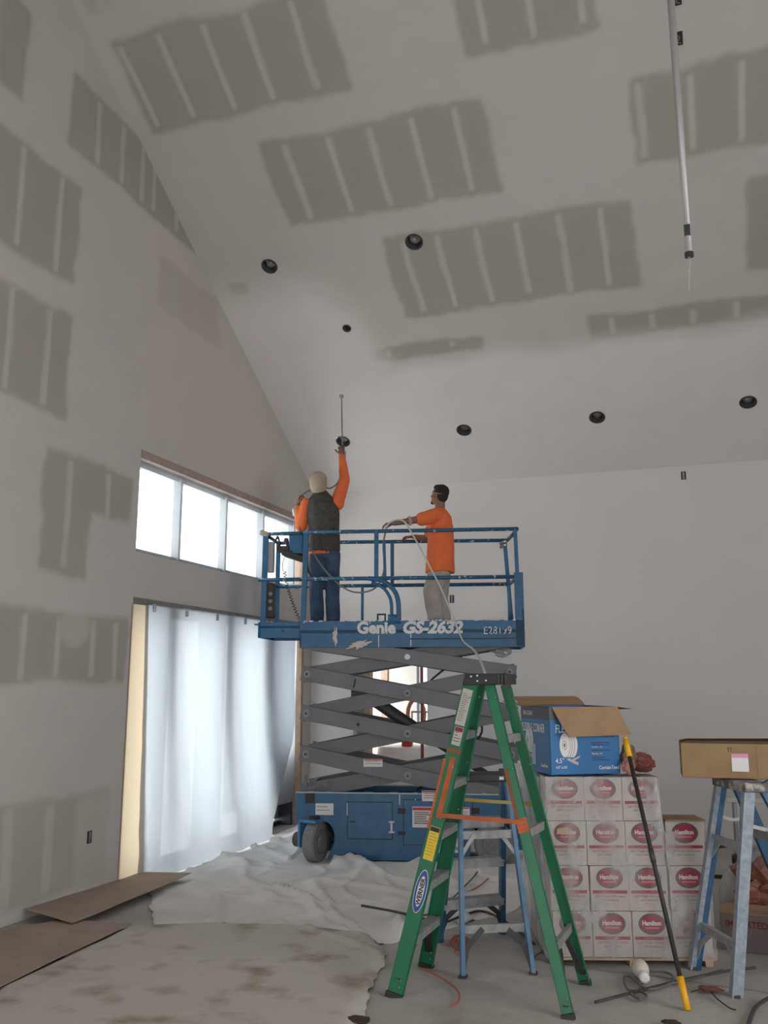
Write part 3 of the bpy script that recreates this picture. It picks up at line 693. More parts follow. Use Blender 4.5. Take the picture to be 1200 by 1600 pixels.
post(-.01, 2.45, .01, ZT, YN, .055); post(.79, ZM, .79, ZT, YN, .045); post(.885, ZM-.1, .87, ZT-.1, YN+.05, .03)
post(2.31, 2.95, 2.30, ZT, YN, .04); post(-.46, 2.44, -.45, ZT, YN+.03, .06); post(-.46, 2.44, -.46, ZT, YF, .05)
post(2.27, 2.45, 2.21, ZT-.01, YF, .045); post(2.24, 2.45, 2.24, 2.95, YF-.05, .03); post(.55, 2.45, .55, 2.93, YF, .03); post(.90, ZM, .90, ZT, YF, .04)
b = NB(); bx(b, 2.275, 2.37, .0, .028, 2.2, 2.98); bx(b, 2.345, 2.37, .0, W, 2.2, 2.60); obj('entry_gate_plate', b, M_BLUE, lift, bev=.003)
rail('gate_rail', [(2.32, YN, ZT), (2.29, W/2, ZT-.005), (2.24, YF, ZT-.01)]); rail('gate_rail', [(2.33, YN, ZM), (2.25, YF, ZM)])
rail('end_rail', [(-.47, YN+.03, ZT), (-.47, YF, ZT)]); rail('end_rail', [(-.48, YN+.03, ZM), (-.48, YF, ZM)])
b = NB(); tube(b, [(.70, YN-.012, ZM), (.86, YN-.012, ZM-.03), (.98, YN-.012, ZM-.13), (1.03, YN-.012, ZM-.26), (1.035, YN-.012, 2.46)], .026, 10); tube(b, [(.74, YN-.012, ZM-.04), (.86, YN-.012, ZM-.10), (.93, YN-.012, ZM-.19), (.955, YN-.012, ZM-.28), (.96, YN-.012, 2.47)], .018, 10)
bx(b, .92, 1.06, YN-.035, YN+.01, 2.44, 2.54); obj('sliding_rail_brace', b, M_BLUE, lift, smooth=True)
b = NB()
for r_ in (((.80, .80+.015), (2.47, 2.545)), ((.88, .895), (2.47, 2.545))): bx(b, r_[0][0], r_[0][1], .0, .03, *r_[1])
bx(b, .80, .895, .0, .03, 2.535, 2.55); obj('foot_pedal', b, M_DK, lift)
b = NB(); bx(b, -.43, -.36, YN+.02, YN+.10, 3.02, 3.36); obj('tube_holder', b, mat('pale_grey_box', (.28, .29, .33), .6), lift, bev=.006)
b = NB(); bx(b, -.44, -.35, YN+.03, YN+.16, 2.52, 2.90); mb = obj('manual_box', b, M_DK, lift, bev=.012)
for z in (2.62, 2.70, 2.78):
    b = NB(); lathe(b, [(.022, 0), (.022, .003), (.001, .003)], n=14, M=Matrix.Translation(V((-.385, YN+.029, z))) @ Matrix.Rotation(pi/2, 4, 'X')); obj('printed_mark', b, mat('grey_mark', (.22, .2, .2), .6), mb)
b = NB(); beam(b, (-.52, .03, 3.47), (-.42, .06, 3.44), .07, .06, (0, 1, 0)); obj('wrapped_rag', b, mat('beige_rag', (.52, .47, .40), .9, bump=1., bscale=30), lift, bev=.02)
# control box on the rail
cb = NB(); bx(cb, -.19, -.03, .05, .20, 3.22, 3.46); cbo = obj('control_box', cb, M_BLUE, lift, bev=.01)
b = NB(); beam(b, (-.26, .12, 3.24), (-.02, .12, 3.16), .22, .06, (0, 1, 0)); obj('control_panel', b, M_DK, cbo, bev=.008)
b = NB(); cyl(b, (-.19, .08, 3.26), (-.22, .07, 3.36), .018, 12); ellip(b, (-.225, .07, 3.375), (.028, .028, .03)); obj('joystick', b, M_DKG, cbo, smooth=True)
b = NB(); tube(b, [(-.46, .08, 3.46), (-.40, .06, 3.40), (-.34, .05, 3.38), (-.32, .05, 3.42), (-.30, .05, 3.36), (-.31, .05, 3.25), (-.15, .05, 3.25)], .012, 8, k=3); bx(b, -.32, -.19, .04, .07, 3.24, 3.31); obj('control_bracket', b, M_DK, cbo)
hp = [(-.24, .07, 3.19), (-.26, .06, 3.12), (-.25, .05, 3.03)]
N_ = 150
for i in range(N_):
    t_ = i/N_; cx_ = -.23 + .19*t_**1.4; cz_ = 3.02 - .56*t_; rr = .016
    hp.append((cx_+rr*cos(t_*2*pi*17), .05+rr*sin(t_*2*pi*17), cz_))
b = NB(); tube(b, hp, .004, 6, k=0); obj('coiled_cable', b, M_DK, cbo)
b = NB(); tube(b, [(.02, .02, 3.2), (.03, .05, 3.05), (.07, .08, 2.97), (.12, .12, 2.95)], .012, 8); obj('cable', b, M_DK, lift)
b = NB()
for z, dx in ((3.40, 0), (3.36, -.01)): tube(b, [(2.16, YF-.02, z), (2.20, YF-.05, z+.02), (2.23, YF-.04, z+.03)], .02, 8)
obj('latch_clip', b, M_STEEL, lift); del lift['_local']
lift.location = LO; lift.rotation_euler = (0, 0, LA)

# ================================================================== PEOPLE
def capsule(bm, p, q, r1, r2, n=14):
    p, q = V(p), V(q); d = q-p; L_ = d.length
    if L_ < 1e-5: d = V((0, 0, 1)); 
    d.normalize(); a = d.orthogonal().normalized(); c = d.cross(a); R = []
    prof = [(-r1*cos(t), r1*sin(t)) for t in (.25, .6, 1.0, 1.35)] + [(0, r1), (L_, r2)] + [(L_+r2*sin(t), r2*cos(t)) for t in (.25, .6, 1.0, 1.35)]
    for s, r in prof: R.append([bm.verts.new(p + d*s + a*(r*cos(2*pi*i/n)) + c*(r*sin(2*pi*i/n))) for i in range(n)])
    for k in range(len(R)-1):
        for i in range(n): bm.faces.new((R[k][i], R[k][(i+1) % n], R[k+1][(i+1) % n], R[k+1][i]))
    bm.faces.new(R[0][::-1]); bm.faces.new(R[-1])
def chain(bm, pts, rs):
    for i in range(len(pts)-1): capsule(bm, pts[i], pts[i+1], rs[i], rs[i+1])
def slab(bm, rings, n=28):
    """closed loft of ellipses: (centre, rx, ry, yaw)"""
    R = []
    for c, rx, ry, a in rings:
        R.append([bm.verts.new(V(c) + V((rx*cos(2*pi*i/n)*cos(a) - ry*sin(2*pi*i/n)*sin(a), rx*cos(2*pi*i/n)*sin(a) + ry*sin(2*pi*i/n)*cos(a), 0))) for i in range(n)])
    for k in range(len(R)-1):
        for i in range(n): bm.faces.new((R[k][i], R[k][(i+1) % n], R[k+1][(i+1) % n], R[k+1][i]))
    bm.faces.new(R[0][::-1]); bm.faces.new(R[-1])
def fuse(name, bm, m, parent, vox=.009, wr=0., wrs=9., it=3, bumpdir=None):
    me = bpy.data.meshes.new('src'); bmesh.ops.recalc_face_normals(bm, faces=bm.faces); bm.to_mesh(me); bm.free()
    t = bpy.data.objects.new('src', me); COL.objects.link(t)
    r = t.modifiers.new('r', 'REMESH'); r.mode = 'VOXEL'; r.voxel_size = vox
    s = t.modifiers.new('s', 'SMOOTH'); s.factor = .6; s.iterations = it
    dg = bpy.context.evaluated_depsgraph_get(); dg.update()
    out = bpy.data.meshes.new_from_object(t.evaluated_get(dg)); bpy.data.objects.remove(t)
    if wr:
        ns = [v_.normal.copy() for v_ in out.vertices]
        for v_, nn in zip(out.vertices, ns):
            c = v_.co; f = nz(c.x*wrs, c.y*wrs, c.z*wrs*.45) + .5*nz(c.x*wrs*2.3, c.y*wrs*2.3, c.z*wrs)
            v_.co = c + nn*(wr*f)
    out.transform(Matrix.Translation(-V(parent['_o'])))
    out.name = name
    for p in out.polygons: p.use_smooth = True
    out.materials.clear(); out.materials.append(m)
    o = bpy.data.objects.new(name, out); COL.objects.link(o); o.parent = parent; return o
def hand(bm, w_, fwd, pn, thumb, curl=1.0, sc=1.0, curls=None):
    """palm from wrist along fwd; fingers curl toward pn; thumb on side 'thumb'"""
    w_ = V(w_); f = V(fwd).normalized(); pn = V(pn); pn = (pn - f*pn.dot(f)).normalized(); t = V(thumb); t = (t - f*t.dot(f) - pn*t.dot(pn)).normalized()
    for k in range(4):
        s = (.028 - k*.019)*sc
        capsule(bm, w_ + t*s*.45 + f*.01*sc, w_ + t*s + f*.088*sc, .0155*sc, .0115*sc, 10)
    for k, L_ in enumerate((.070, .078, .072, .056)):
        s = (.029 - k*.0195)*sc; base = w_ + t*s + f*(.090 - (k == 3)*.008)*sc; a = .15; p = base; c = (curls[k] if curls else curl)
        for j, fr in enumerate((.45, .30, .25)):
            a += c*(.55, .75, .5)[j]; q = p + (f*cos(a) + pn*sin(a))*(L_*fr*sc); capsule(bm, p, q, (.0095-.0008*j)*sc, (.0088-.0009*j)*sc, 8); p = q
    p = w_ + t*.024*sc + f*.018*sc; d1 = (t*.75 + f*.6 + pn*.25).normalized(); q = p + d1*.045*sc; capsule(bm, p, q, .0145*sc, .0115*sc, 8)
    d2 = (t*.25 + f*.75 + pn*.6*curl).normalized(); r_ = q + d2*.034*sc; capsule(bm, q, r_, .0112*sc, .0095*sc, 8); capsule(bm, r_, r_ + (d2+pn*.3*curl).normalized()*.022*sc, .0098*sc, .0080*sc, 8)
def head(bm, c, face, up, s=1.0):
    """c = centre of skull, face = facing direction"""
    f = V(face).normalized(); u = V(up); u = (u - f*u.dot(f)).normalized(); l = u.cross(f)
    M = Matrix((f, l, u)).transposed(); c = V(c); P = lambda a, b_, d: c + (f*a + l*b_ + u*d)*s
    ellip(bm, P(-.010, 0, .025), (.098*s, .076*s, .098*s), M); ellip(bm, P(.022, 0, -.045), (.068*s, .058*s, .075*s), M)
    ellip(bm, P(.060, 0, -.088), (.026*s, .028*s, .022*s), M)                                   # chin
    capsule(bm, P(.086, 0, .012), P(.108, 0, -.026), .009*s, .014*s, 8)                         # nose
    for sg in (-1, 1):
        capsule(bm, P(.078, sg*.012, .030), P(.066, sg*.045, .028), .012*s, .010*s, 8)          # brow
        ellip(bm, P(.074, sg*.030, .006), (.013*s, .015*s, .012*s), M, 10, 6)                   # eye
        ellip(bm, P(.052, sg*.042, -.028), (.026*s, .022*s, .022*s), M, 10, 6)                  # cheek
        ellip(bm, P(-.008, sg*.077, -.004), (.020*s, .010*s, .032*s), M, 12, 8)                 # ear
    capsule(bm, P(.086, -.020, -.056), P(.086, .020, -.056), .007*s, .007*s, 8); capsule(bm, P(.083, -.018, -.067), P(.083, .018, -.067), .008*s, .008*s, 8)
    return P, M
def T(pts): return [LW(*p) for p in pts]
def DL(d): return V((d[0]*cos(LA)-d[1]*sin(LA), d[0]*sin(LA)+d[1]*cos(LA), d[2]))
DK = 2.38
# ---- man 1: sprayer, back to the camera, right arm raised
p1 = thing('person', 'person in a cream beanie, charcoal vest and orange sleeves raising a spray wand', 'person', LW(.16, .36, DK))
hc = LW(.085, .36, 4.075); fdir = DL((.03, .86, .50)); udir = DL((-.02, -.5, .86))
shL, shR = LW(-.055, .37, 3.845), LW(.295, .37, 3.865)
elL, wrL = LW(-.115, .36, 3.60), LW(-.165, .40, 3.845)
elR, wrR = LW(.375, .42, 4.14), LW(.325, .50, 4.455)
hipL, hipR = LW(.085, .36, 3.24), LW(.245, .36, 3.24); knL, knR = LW(.075, .33, 2.84), LW(.255, .35, 2.84); anL, anR = LW(.085, .37, 2.47), LW(.265, .38, 2.47)
b = NB(); P1, M1 = head(b, hc, fdir, udir, 1.08)
chain(b, [hc + DL((.0, -.03, -.05)), LW(.115, .37, 3.86)], [.058, .062])
slab(b, T2 := [(LW(.16, .37, 3.20), .155, .11, LA), (LW(.15, .37, 3.4), .145, .10, LA), (LW(.13, .37, 3.66), .17, .115, LA), (LW(.12, .37, 3.84), .165, .09, LA), (LW(.115, .37, 3.90), .08, .06, LA)])
chain(b, [shL, elL, wrL], [.052, .042, .028]); chain(b, [shR, elR, wrR], [.052, .042, .028])
chain(b, [hipL, knL, anL], [.085, .06, .042]); chain(b, [hipR, knR, anR], [.085, .06, .042])
for a_ in (anL, anR): chain(b, [a_ + V((0, 0, -.03)), a_ + DL((0, .15, -.06))], [.042, .034])
hand(b, wrL, DL((.02, .12, 1)), DL((.9, .5, 0)), DL((.3, -.9, 0)), 1.15)
hand(b, wrR, DL((-.02, .12, 1)), DL((-.35, .9, 0)), DL((-.9, -.3, 0)), 1.25)
fuse('body', b, M_SKIN2, p1, .0062, it=2)
b = NB(); ellip(b, P1(-.022, 0, .050), (.120, .104, .104), M1); ellip(b, P1(-.045, 0, -.005), (.098, .100, .098), M1); ellip(b, P1(-.05, 0, .10), (.06, .055, .055), M1)
fuse('beanie', b, M_BEANIE, p1, .008, wr=.003, wrs=20)
b = NB(); chain(b, [shL, elL], [.072, .070]); chain(b, [elL + V((0, 0, -.015)), wrL + (elL-wrL)*.2], [.072, .046]); chain(b, [shR + V((0, 0, -.02)), elR, wrR + (elR-wrR)*.08], [.082, .064, .040])
slab(b, [(LW(.150, .365, 3.248), .176, .126, LA), (LW(.16, .37, 3.4), .15, .11, LA), (LW(.12, .37, 3.86), .16, .095, LA)])
fuse('orange_shirt', b, M_SHIRT, p1, .009, wr=.007, wrs=14)
b = NB(); slab(b, [(LW(.155, .365, 3.285), .180, .135, LA), (LW(.155, .365, 3.38), .178, .138, LA), (LW(.15, .365, 3.55), .180, .14, LA), (LW(.14, .36, 3.72), .192, .145, LA), (LW(.125, .36, 3.83), .190, .13, LA), (LW(.12, .36, 3.91), .145, .10, LA), (LW(.105, .36, 3.965), .09, .08, LA), (LW(.10, .37, 4.0), .07, .07, LA)])
chain(b, [shL + V((0, 0, -.0)), shR + V((0, 0, -.0))], [.055, .06])
fuse('quilted_vest', b, M_VEST, p1, .010, wr=.008, wrs=9)
b = NB(); slab(b, [(LW(.165, .36, 3.20), .158, .12, LA), (LW(.165, .36, 3.28), .155, .118, LA), (LW(.165, .36, 3.36), .150, .112, LA)])
chain(b, [hipL, knL, anL + V((0, 0, .0))], [.100, .082, .078]); chain(b, [hipR, knR, anR], [.100, .082, .078])
fuse('jeans', b, M_JEAN, p1, .010, wr=.009, wrs=11)
for a_ in (anL, anR):
    b = NB(); chain(b, [a_ + V((0, 0, -.02)), a_ + DL((0, .16, -.045))], [.055, .044]); bm_ = b
    fuse('boot', bm_, M_DKG, p1, .009)
b = NB(); chain(b, [wrL + DL((-.045, -.03, -.06)), wrL + DL((-.03, -.03, -.12))], [.016, .022])
obj('wrist_tape', b, M_WHITE, p1, smooth=True)
# ---- man 2: orange t-shirt, facing left, both hands forward on the rails
p2 = thing('person', 'person in an orange t-shirt and dusty khaki trousers leaning on the platform rail', 'person', LW(1.45, .36, DK))
hc = LW(1.47, .36, 3.915); fdir = DL((-.80, .55, .22)); udir = DL((.2, -.1, .97))
shL, shR = LW(1.44, .20, 3.665), LW(1.44, .53, 3.66)
elL, wrL = LW(1.22, .11, 3.59), LW(.98, .055, 3.545)
elR, wrR = LW(1.30, .66, 3.47), LW(1.15, .70, 3.50)
hipL, hipR = LW(1.45, .27, 3.10), LW(1.46, .45, 3.10); knL, knR = LW(1.40, .27, 2.76), LW(1.47, .46, 2.76); anL, anR = LW(1.43, .28, 2.46), LW(1.50, .46, 2.46)
b = NB(); P2, M2 = head(b, hc, fdir, udir, .95)
chain(b, [LW(1.485, .36, 3.86), LW(1.475, .365, 3.72)], [.054, .060])
slab(b, [(LW(1.46, .36, 3.08), .10, .15, LA), (LW(1.46, .36, 3.25), .10, .14, LA), (LW(1.465, .36, 3.5), .115, .165, LA), (LW(1.47, .36, 3.66), .10, .16, LA), (LW(1.47, .36, 3.73), .07, .09, LA)])
chain(b, [shL, elL, wrL], [.052, .042, .027]); chain(b, [shR, elR, wrR], [.052, .040, .027])
chain(b, [hipL, knL, anL], [.085, .058, .04]); chain(b, [hipR, knR, anR], [.085, .058, .04])
for a_ in (anL, anR): chain(b, [a_ + V((0, 0, -.03)), a_ + DL((-.14, 0, -.05))], [.04, .032])
hand(b, wrL, DL((-1, -.12, -.10)), DL((-.1, .0, -1)), DL((0, 1, 0)), .75)
hand(b, wrR, DL((-1, .10, -.05)), DL((-.1, 0, -1)), DL((0, -1, 0)), .75)
fuse('body', b, M_SKIN, p2, .0062, it=2)
b = NB(); ellip(b, P2(-.030, 0, .048), (.090, .080, .085), M2); ellip(b, P2(-.055, 0, .0), (.060, .073, .080), M2); ellip(b, P2(.02, 0, .085), (.062, .065, .042), M2)
for sg in (-1, 1): capsule(b, P2(.012, sg*.072, .03), P2(.010, sg*.070, -.035), .013, .008, 8)
fuse('hair', b, M_HAIR, p2, .007, wr=.004, wrs=24)
b = NB(); capsule(b, P2(.075, -.018, -.100), P2(.075, .018, -.100), .014, .014, 8); capsule(b, P2(.088, 0, -.080), P2(.080, 0, -.108), .010, .012, 8); obj('goatee', b, M_HAIR, p2, smooth=True)
b = NB(); pts = []
for i in range(25):
    a_ = -2.4 + 4.8*i/24; pts.append(P2(-.012 - .098*cos(a_) if abs(a_) < 1.6 else -.012 - .098*cos(a_), .088*sin(a_), .012))
tube(b, pts, .004, 6, k=0); obj('mask_strap', b, M_BEANIE, p2)
b = NB()
slab(b, [(LW(1.47, .36, 3.025), .165, .205, LA), (LW(1.475, .36, 3.15), .160, .20, LA), (LW(1.48, .36, 3.38), .150, .195, LA), (LW(1.485, .36, 3.55), .145, .195, LA), (LW(1.485, .36, 3.66), .125, .18, LA), (LW(1.48, .36, 3.735), .08, .11, LA), (LW(1.478, .36, 3.76), .06, .065, LA)])
chain(b, [shL + V((0, 0, -.01)), LW(1.285, .125, 3.605)], [.085, .078]); chain(b, [shR, LW(1.35, .62, 3.53)], [.082, .072])
fuse('orange_t_shirt', b, M_SHIRT, p2, .010, wr=.009, wrs=8)
b = NB(); slab(b, [(LW(1.465, .36, 2.98), .125, .165, LA), (LW(1.47, .36, 3.06), .11, .15, LA)])
chain(b, [LW(1.455, .28, 2.99), knL + DL((-.02, 0, .05)), anL + V((0, 0, .0))], [.115, .105, .085]); chain(b, [LW(1.47, .44, 2.99), knR, anR], [.115, .095, .085])
fuse('khaki_trousers', b, M_KHAKI, p2, .010, wr=.013, wrs=10)
for a_ in (anL, anR):
    b = NB(); chain(b, [a_ + V((0, 0, -.02)), a_ + DL((-.15, 0, -.04))], [.052, .042]); fuse('boot', b, M_DKG, p2, .009)
b = NB(); d_ = (elL-wrL).normalized(); c_ = elL*.72 + wrL*.28; lathe(b, [(.046, -.018), (.052, -.012), (.052, .012), (.046, .018)], n=18, M=Matrix.Translation(c_) @ d_.to_track_quat('Z', 'Y').to_matrix().to_4x4()); obj('wristband', b, M_BEANIE, p2, smooth=True)
# ---- spray wand in the sprayer's right hand
t = thing('spray_wand', 'long thin spray wand held up by the man in the vest', 'spray wand', LW(.335, .53, 4.50))
tip = LW(.275, .78, 5.27)
b = NB(); tube(b, [LW(.333, .535, 4.46), LW(.325, .56, 4.60), tip], .0085, 8, k=0); obj('pole', b, M_STEEL, t)
b = NB(); ellip(b, tip, (.03, .03, .022)); cyl(b, tip, tip + DL((.0, .05, .03)), .012, 8); obj('nozzle', b, M_STEEL, t, smooth=True)
b = NB(); beam(b, LW(.345, .52, 4.44), LW(.335, .53, 4.56), .03, .045, DL((1, 0, 0))); cyl(b, LW(.335, .50, 4.56), LW(.33, .60, 4.58), .02, 10); obj('gun_body', b, M_DKG, t, bev=.005)
b = NB(); beam(b, LW(.36, .56, 4.42), LW(.36, .58, 4.52), .01, .02, DL((1, 0, 0))); obj('trigger', b, M_STEEL, t)
b = NB(); tube(b, [LW(.335, .52, 4.45), LW(.325, .50, 4.26), LW(.28, .50, 4.12), LW(.18, .52, 4.06), LW(.05, .53, 4.10), LW(-.05, .54, 4.05), LW(-.14, .47, 3.97), LW(-.165, .44, 3.90), LW(-.17, .45, 3.78), LW(-.13, .30, 3.55), LW(-.02, .16, 3.40), LW(.02, .12, 3.33), LW(.18, .10, 3.08), LW(.36, .10, 2.89), LW(.52, .10, 2.80), LW(.68, .10, 2.80), LW(.80, .10, 2.87), LW(.87, .085, 3.05), LW(.86, .07, 3.3), LW(.89, .06, 3.46)], .0095, 8)
tag(obj('paint_hose', b, M_HOSEG), 'grey paint hose looping from the sprayer over the platform rail', 'hose')
lt = V((-1.36, 5.72, 1.88))
b = NB(); tube(b, [LW(.885, .06, 3.47), LW(.93, .0, 3.535), LW(1.02, -.02, 3.57), LW(1.10, -.02, 3.55), LW(1.17, -.03, 3.44), LW(1.28, -.04, 3.24), LW(1.40, -.05, 3.0), LW(1.50, -.06, 2.80), LW(1.62, -.10, 2.50), LW(1.72, -.25, 2.25), LW(1.84, -1.4, 2.10), V((-1.375, 5.98, 1.90)), V((-1.37, 5.97, 1.80)), V((-1.42, 5.985, 1.6)), V((-1.60, 6.03, .85)), V((-1.76, 6.06, .25)), V((-1.82, 6.12, .03))], .0095, 8)
tag(obj('paint_hose', b, M_HOSEW), 'pale hose running from the t-shirt man down over the green ladder top', 'hose')

# ================================================================== LADDERS
def rail_pt(a, b_, z): a, b_ = V(a), V(b_); return a + (b_-a)*((z-a.z)/(b_.z-a.z))
def mklabel(par, p, q, s0, s1, side, out, mt, nm='label'):
    p, q = V(p), V(q); d = (q-p).normalized(); s = V(side); s = (s-d*s.dot(d)).normalized()
    b = NB(); quad(b, [p+s*s0+V(out), q+s*s0+V(out), q+s*s1+V(out), p+s*s1+V(out)]); return obj(nm, b, mt, par)
t = thing('step_ladder', 'green fibreglass step ladder with orange spreader bars and black top cap', 'ladder', (-1.3, 5.7, 0))
FN0, FN1 = V((-1.815, 5.385, 0)), V((-1.375, 5.62, 1.82)); FF0, FF1 = V((-1.80, 5.99, 0)), V((-1.385, 5.90, 1.82))
RN0, RN1 = V((-.80, 5.372, 0)), V((-1.265, 5.65, 1.80)); RF0, RF1 = V((-.782, 5.985, 0)), V((-1.205, 5.88, 1.80))
for a_, c_, sg, nm, ww in ((FN0, FN1, -1, 'front_rail', .095), (FF0, FF1, 1, 'front_rail', .095)):
    b = NB(); channel(b, a_, c_, ww, .032, (1, 0, 0), .006, 1 if sg < 0 else -1); obj(nm, b, M_GREEN, t, bev=.002)
for a_, c_, sg in ((RN0, RN1, -1), (RF0, RF1, 1)):
    b = NB(); channel(b, a_, c_, .066, .028, (1, 0, 0), .006, 1 if sg < 0 else -1); obj('rear_rail', b, M_GREEN, t, bev=.002)
for a_, c_, ww in ((FN0, FN1, .10), (FF0, FF1, .10), (RN0, RN1, .07), (RF0, RF1, .07)):
    d = (c_-a_).normalized(); b = NB(); beam(b, a_ - d*.004, a_ + d*.03, ww+.004, .045, (1, 0, 0)); obj('foot_pad', b, M_DK, t, bev=.004)
for k in range(1, 6):
    z = .295*k + .02; n0, f0 = rail_pt(FN0, FN1, z) + V((0, .008, 0)), rail_pt(FF0, FF1, z) - V((0, .008, 0))
    b = NB(); beam(b, n0, f0, .082, .022, (1, 0, 0)); beam(b, n0 + V((-.038, 0, -.018)), f0 + V((-.038, 0, -.018)), .005, .05, (1, 0, 0)); beam(b, n0 + V((.038, 0, -.014)), f0 + V((.038, 0, -.014)), .005, .04, (1, 0, 0))
    for j in range(5): beam(b, n0 + V((-.03+.015*j, 0, .013)), f0 + V((-.03+.015*j, 0, .013)), .004, .004, (1, 0, 0))
    obj('step', b, M_ALU, t)
for z in (.33, .93, 1.47):
    n0, f0 = rail_pt(RN0, RN1, z) + V((0, .006, 0)), rail_pt(RF0, RF1, z) - V((0, .006, 0))
    b = NB(); beam(b, n0, f0, .05, .025, (0, 0, 1)); beam(b, n0 + V((0, 0, .02)), f0 + V((0, 0, .02)), .03, .004, (1, 0, 0)); obj('rear_crossbar', b, M_ALU, t)
for (n0, n1) in ((FN0, FF0), (FF0, FN0)):
    A_ = rail_pt(n0, FN1 if n0 is FN0 else FF1, .10); B_ = rail_pt(n0, FN1 if n0 is FN0 else FF1, .31); C_ = B_ + (n1-n0)*.30
    b = NB(); beam(b, A_, C_, .05, .008, (1, 0, 0)); obj('corner_brace', b, M_DK, t)
for (n0, n1, m1) in ((RN0, RF0, RN1), (RF0, RN0, RF1)):
    A_ = rail_pt(n0, m1, .06); B_ = rail_pt(n0, m1, .30); C_ = B_ + (n1-n0)*.28
    b = NB(); beam(b, A_, C_, .035, .008, (1, 0, 0)); obj('corner_brace', b, M_DKG, t)
b = NB()
prism_pts = [(-1.425, 1.795), (-1.405, 1.868), (-1.165, 1.868), (-1.150, 1.80)]
prism(b, prism_pts, 5.585, 5.635); prism(b, prism_pts, 5.885, 5.935); bx(b, -1.405, -1.165, 5.6, 5.92, 1.848, 1.868); bx(b, -1.175, -1.145, 5.6, 5.92, 1.80, 1.868)
cap = obj('top_cap', b, M_DK, t, bev=.006)
b = NB()
for k in range(3): cyl(b, (-1.19+.022*k, 5.58, 1.80), (-1.19+.022*k, 5.58, 1.862), .007, 8)
bx(b, -1.185, -1.15, 5.66, 5.72, 1.775, 1.80); obj('tool_slot', b, M_DKG, cap)
b = NB()
for x, z in ((-1.365, 1.85), (-1.325, 1.855), (-1.325, 1.822), (-1.27, 1.825)): cyl(b, (x, 5.58, z), (x, 5.588, z), .006, 10)
obj('rivet', b, M_WHITE, cap)
# spreaders
A_ = rail_pt(FN0, FN1, 1.02) + V((-.0, -.02, 0)); B_ = rail_pt(RN0, RN1, 1.0) + V((.02, -.02, 0)); 
b = NB(); Mi = (A_+B_)/2 + V((0, 0, .0)); beam(b, A_, Mi, .026, .012, (0, 0, 1)); beam(b, Mi, B_, .026, .012, (0, 0, 1)); cyl(b, Mi + V((0, -.012, 0)), Mi + V((0, .012, 0)), .012, 10); obj('spreader_bar', b, M_ORANGE, t)
A2 = rail_pt(FF0, FF1, 1.06) + V((.03, .02, 0)); B2 = rail_pt(RF0, RF1, 1.05) + V((.0, .02, 0)); b = NB(); beam(b, A2, B2, .020, .012, (0, 0, 1)); obj('spreader_bar', b, mat('worn_yellow_orange', (.40, .23, .05), .6, nscale=9, col2=(.45, .36, .10)), t)
for (z0, z1, s0, s1) in ((1.00, 1.36, -.012, .022), (.93, 1.34, -.052, -.036)):
    mklabel(t, rail_pt(FN0, FN1, z0), rail_pt(FN0, FN1, z1), s0, s1, (1, 0, 0), (0, -.004, 0), M_ORANGE, 'worn_orange_patch')
mklabel(t, rail_pt(FN0, FN1, 1.385), rail_pt(FN0, FN1, 1.41), -.047, .047, (1, 0, 0), (0, -.004, 0), mat('rust_band', (.25, .09, .03), .7), 'worn_orange_patch')
mklabel(t, rail_pt(RN0, RN1, .94), rail_pt(RN0, RN1, 1.02), -.033, .033, (1, 0, 0), (0, -.004, 0), M_ORANGE, 'worn_orange_patch')
mklabel(t, rail_pt(RN0, RN1, 1.02), rail_pt(RN0, RN1, 1.30), -.033, -.012, (1, 0, 0), (0, -.004, 0), mat('rust_band', (.3, .1, .03)), 'worn_orange_patch')
def rlabel(z0, z1, s0, s1, mt, nm, lines, lm, head=None):
    o_ = mklabel(t, rail_pt(FN0, FN1, z0), rail_pt(FN0, FN1, z1), s0, s1, (1, 0, 0), (0, -.0045, 0), mt, nm)
    for k in range(lines):
        zz = z1 - (z1-z0)*(.12+.8*k/lines); e = random.uniform(.5, .9)
        mklabel(o_, rail_pt(FN0, FN1, zz-.004), rail_pt(FN0, FN1, zz), s0+(s1-s0)*.12, s0+(s1-s0)*e, (1, 0, 0), (0, -.0055, 0), lm, 'printed_line')
    if head: mklabel(o_, rail_pt(FN0, FN1, z1-.028), rail_pt(FN0, FN1, z1-.003), s0+.003, s1-.003, (1, 0, 0), (0, -.006, 0), head, 'header_band')
rlabel(1.55, 1.77, -.037, .028, mat('pale_label', (.5, .49, .46), .6), 'safety_label', 14, M_PRT)
rlabel(1.43, 1.54, -.028, .028, mat('pale_label', (.5, .49, .46)), 'safety_label', 5, M_DK, M_MAR)
rlabel(.76, .95, -.030, .034, M_YEL, 'safety_label', 9, mat('ochre_print', (.45, .28, .02), .6), M_DK)
# oval maker badge with lettering along the rail
d = (FN1-FN0).normalized(); s = V((1, 0, 0)); s = (s-d*s.dot(d)).normalized(); cz = rail_pt(FN0, FN1, .585) + s*.005
Mb = frame3(cz + V((0, -.005, 0)), s, d)
def oval(par, M, rx, ry, z, mt, nm, pw=2.0):
    b = NB(); n_ = 40; r_ = [b.verts.new(M @ V((rx*cos(2*pi*i/n_), ry*math.copysign(abs(sin(2*pi*i/n_))**(2/pw), sin(2*pi*i/n_)), z))) for i in range(n_)]; b.faces.new(r_); return obj(nm, b, mt, par)
ob = oval(t, Mb, .038, .125, .000, M_WHITE, 'maker_badge'); oval(ob, Mb, .034, .120, .001, mat('badge_blue', (.03, .08, .32), .5), 'blue_oval'); oval(ob, Mb, .022, .088, .002, M_WHITE, 'white_oval')
Ml = frame3(cz + V((0, -.0085, 0)) - d*.078 + s*.014, d, -s)
text('badge_lettering', 'WERNER', .038, Ml, M_DK, ob, bold=.03, sx=1.0)
b = NB()
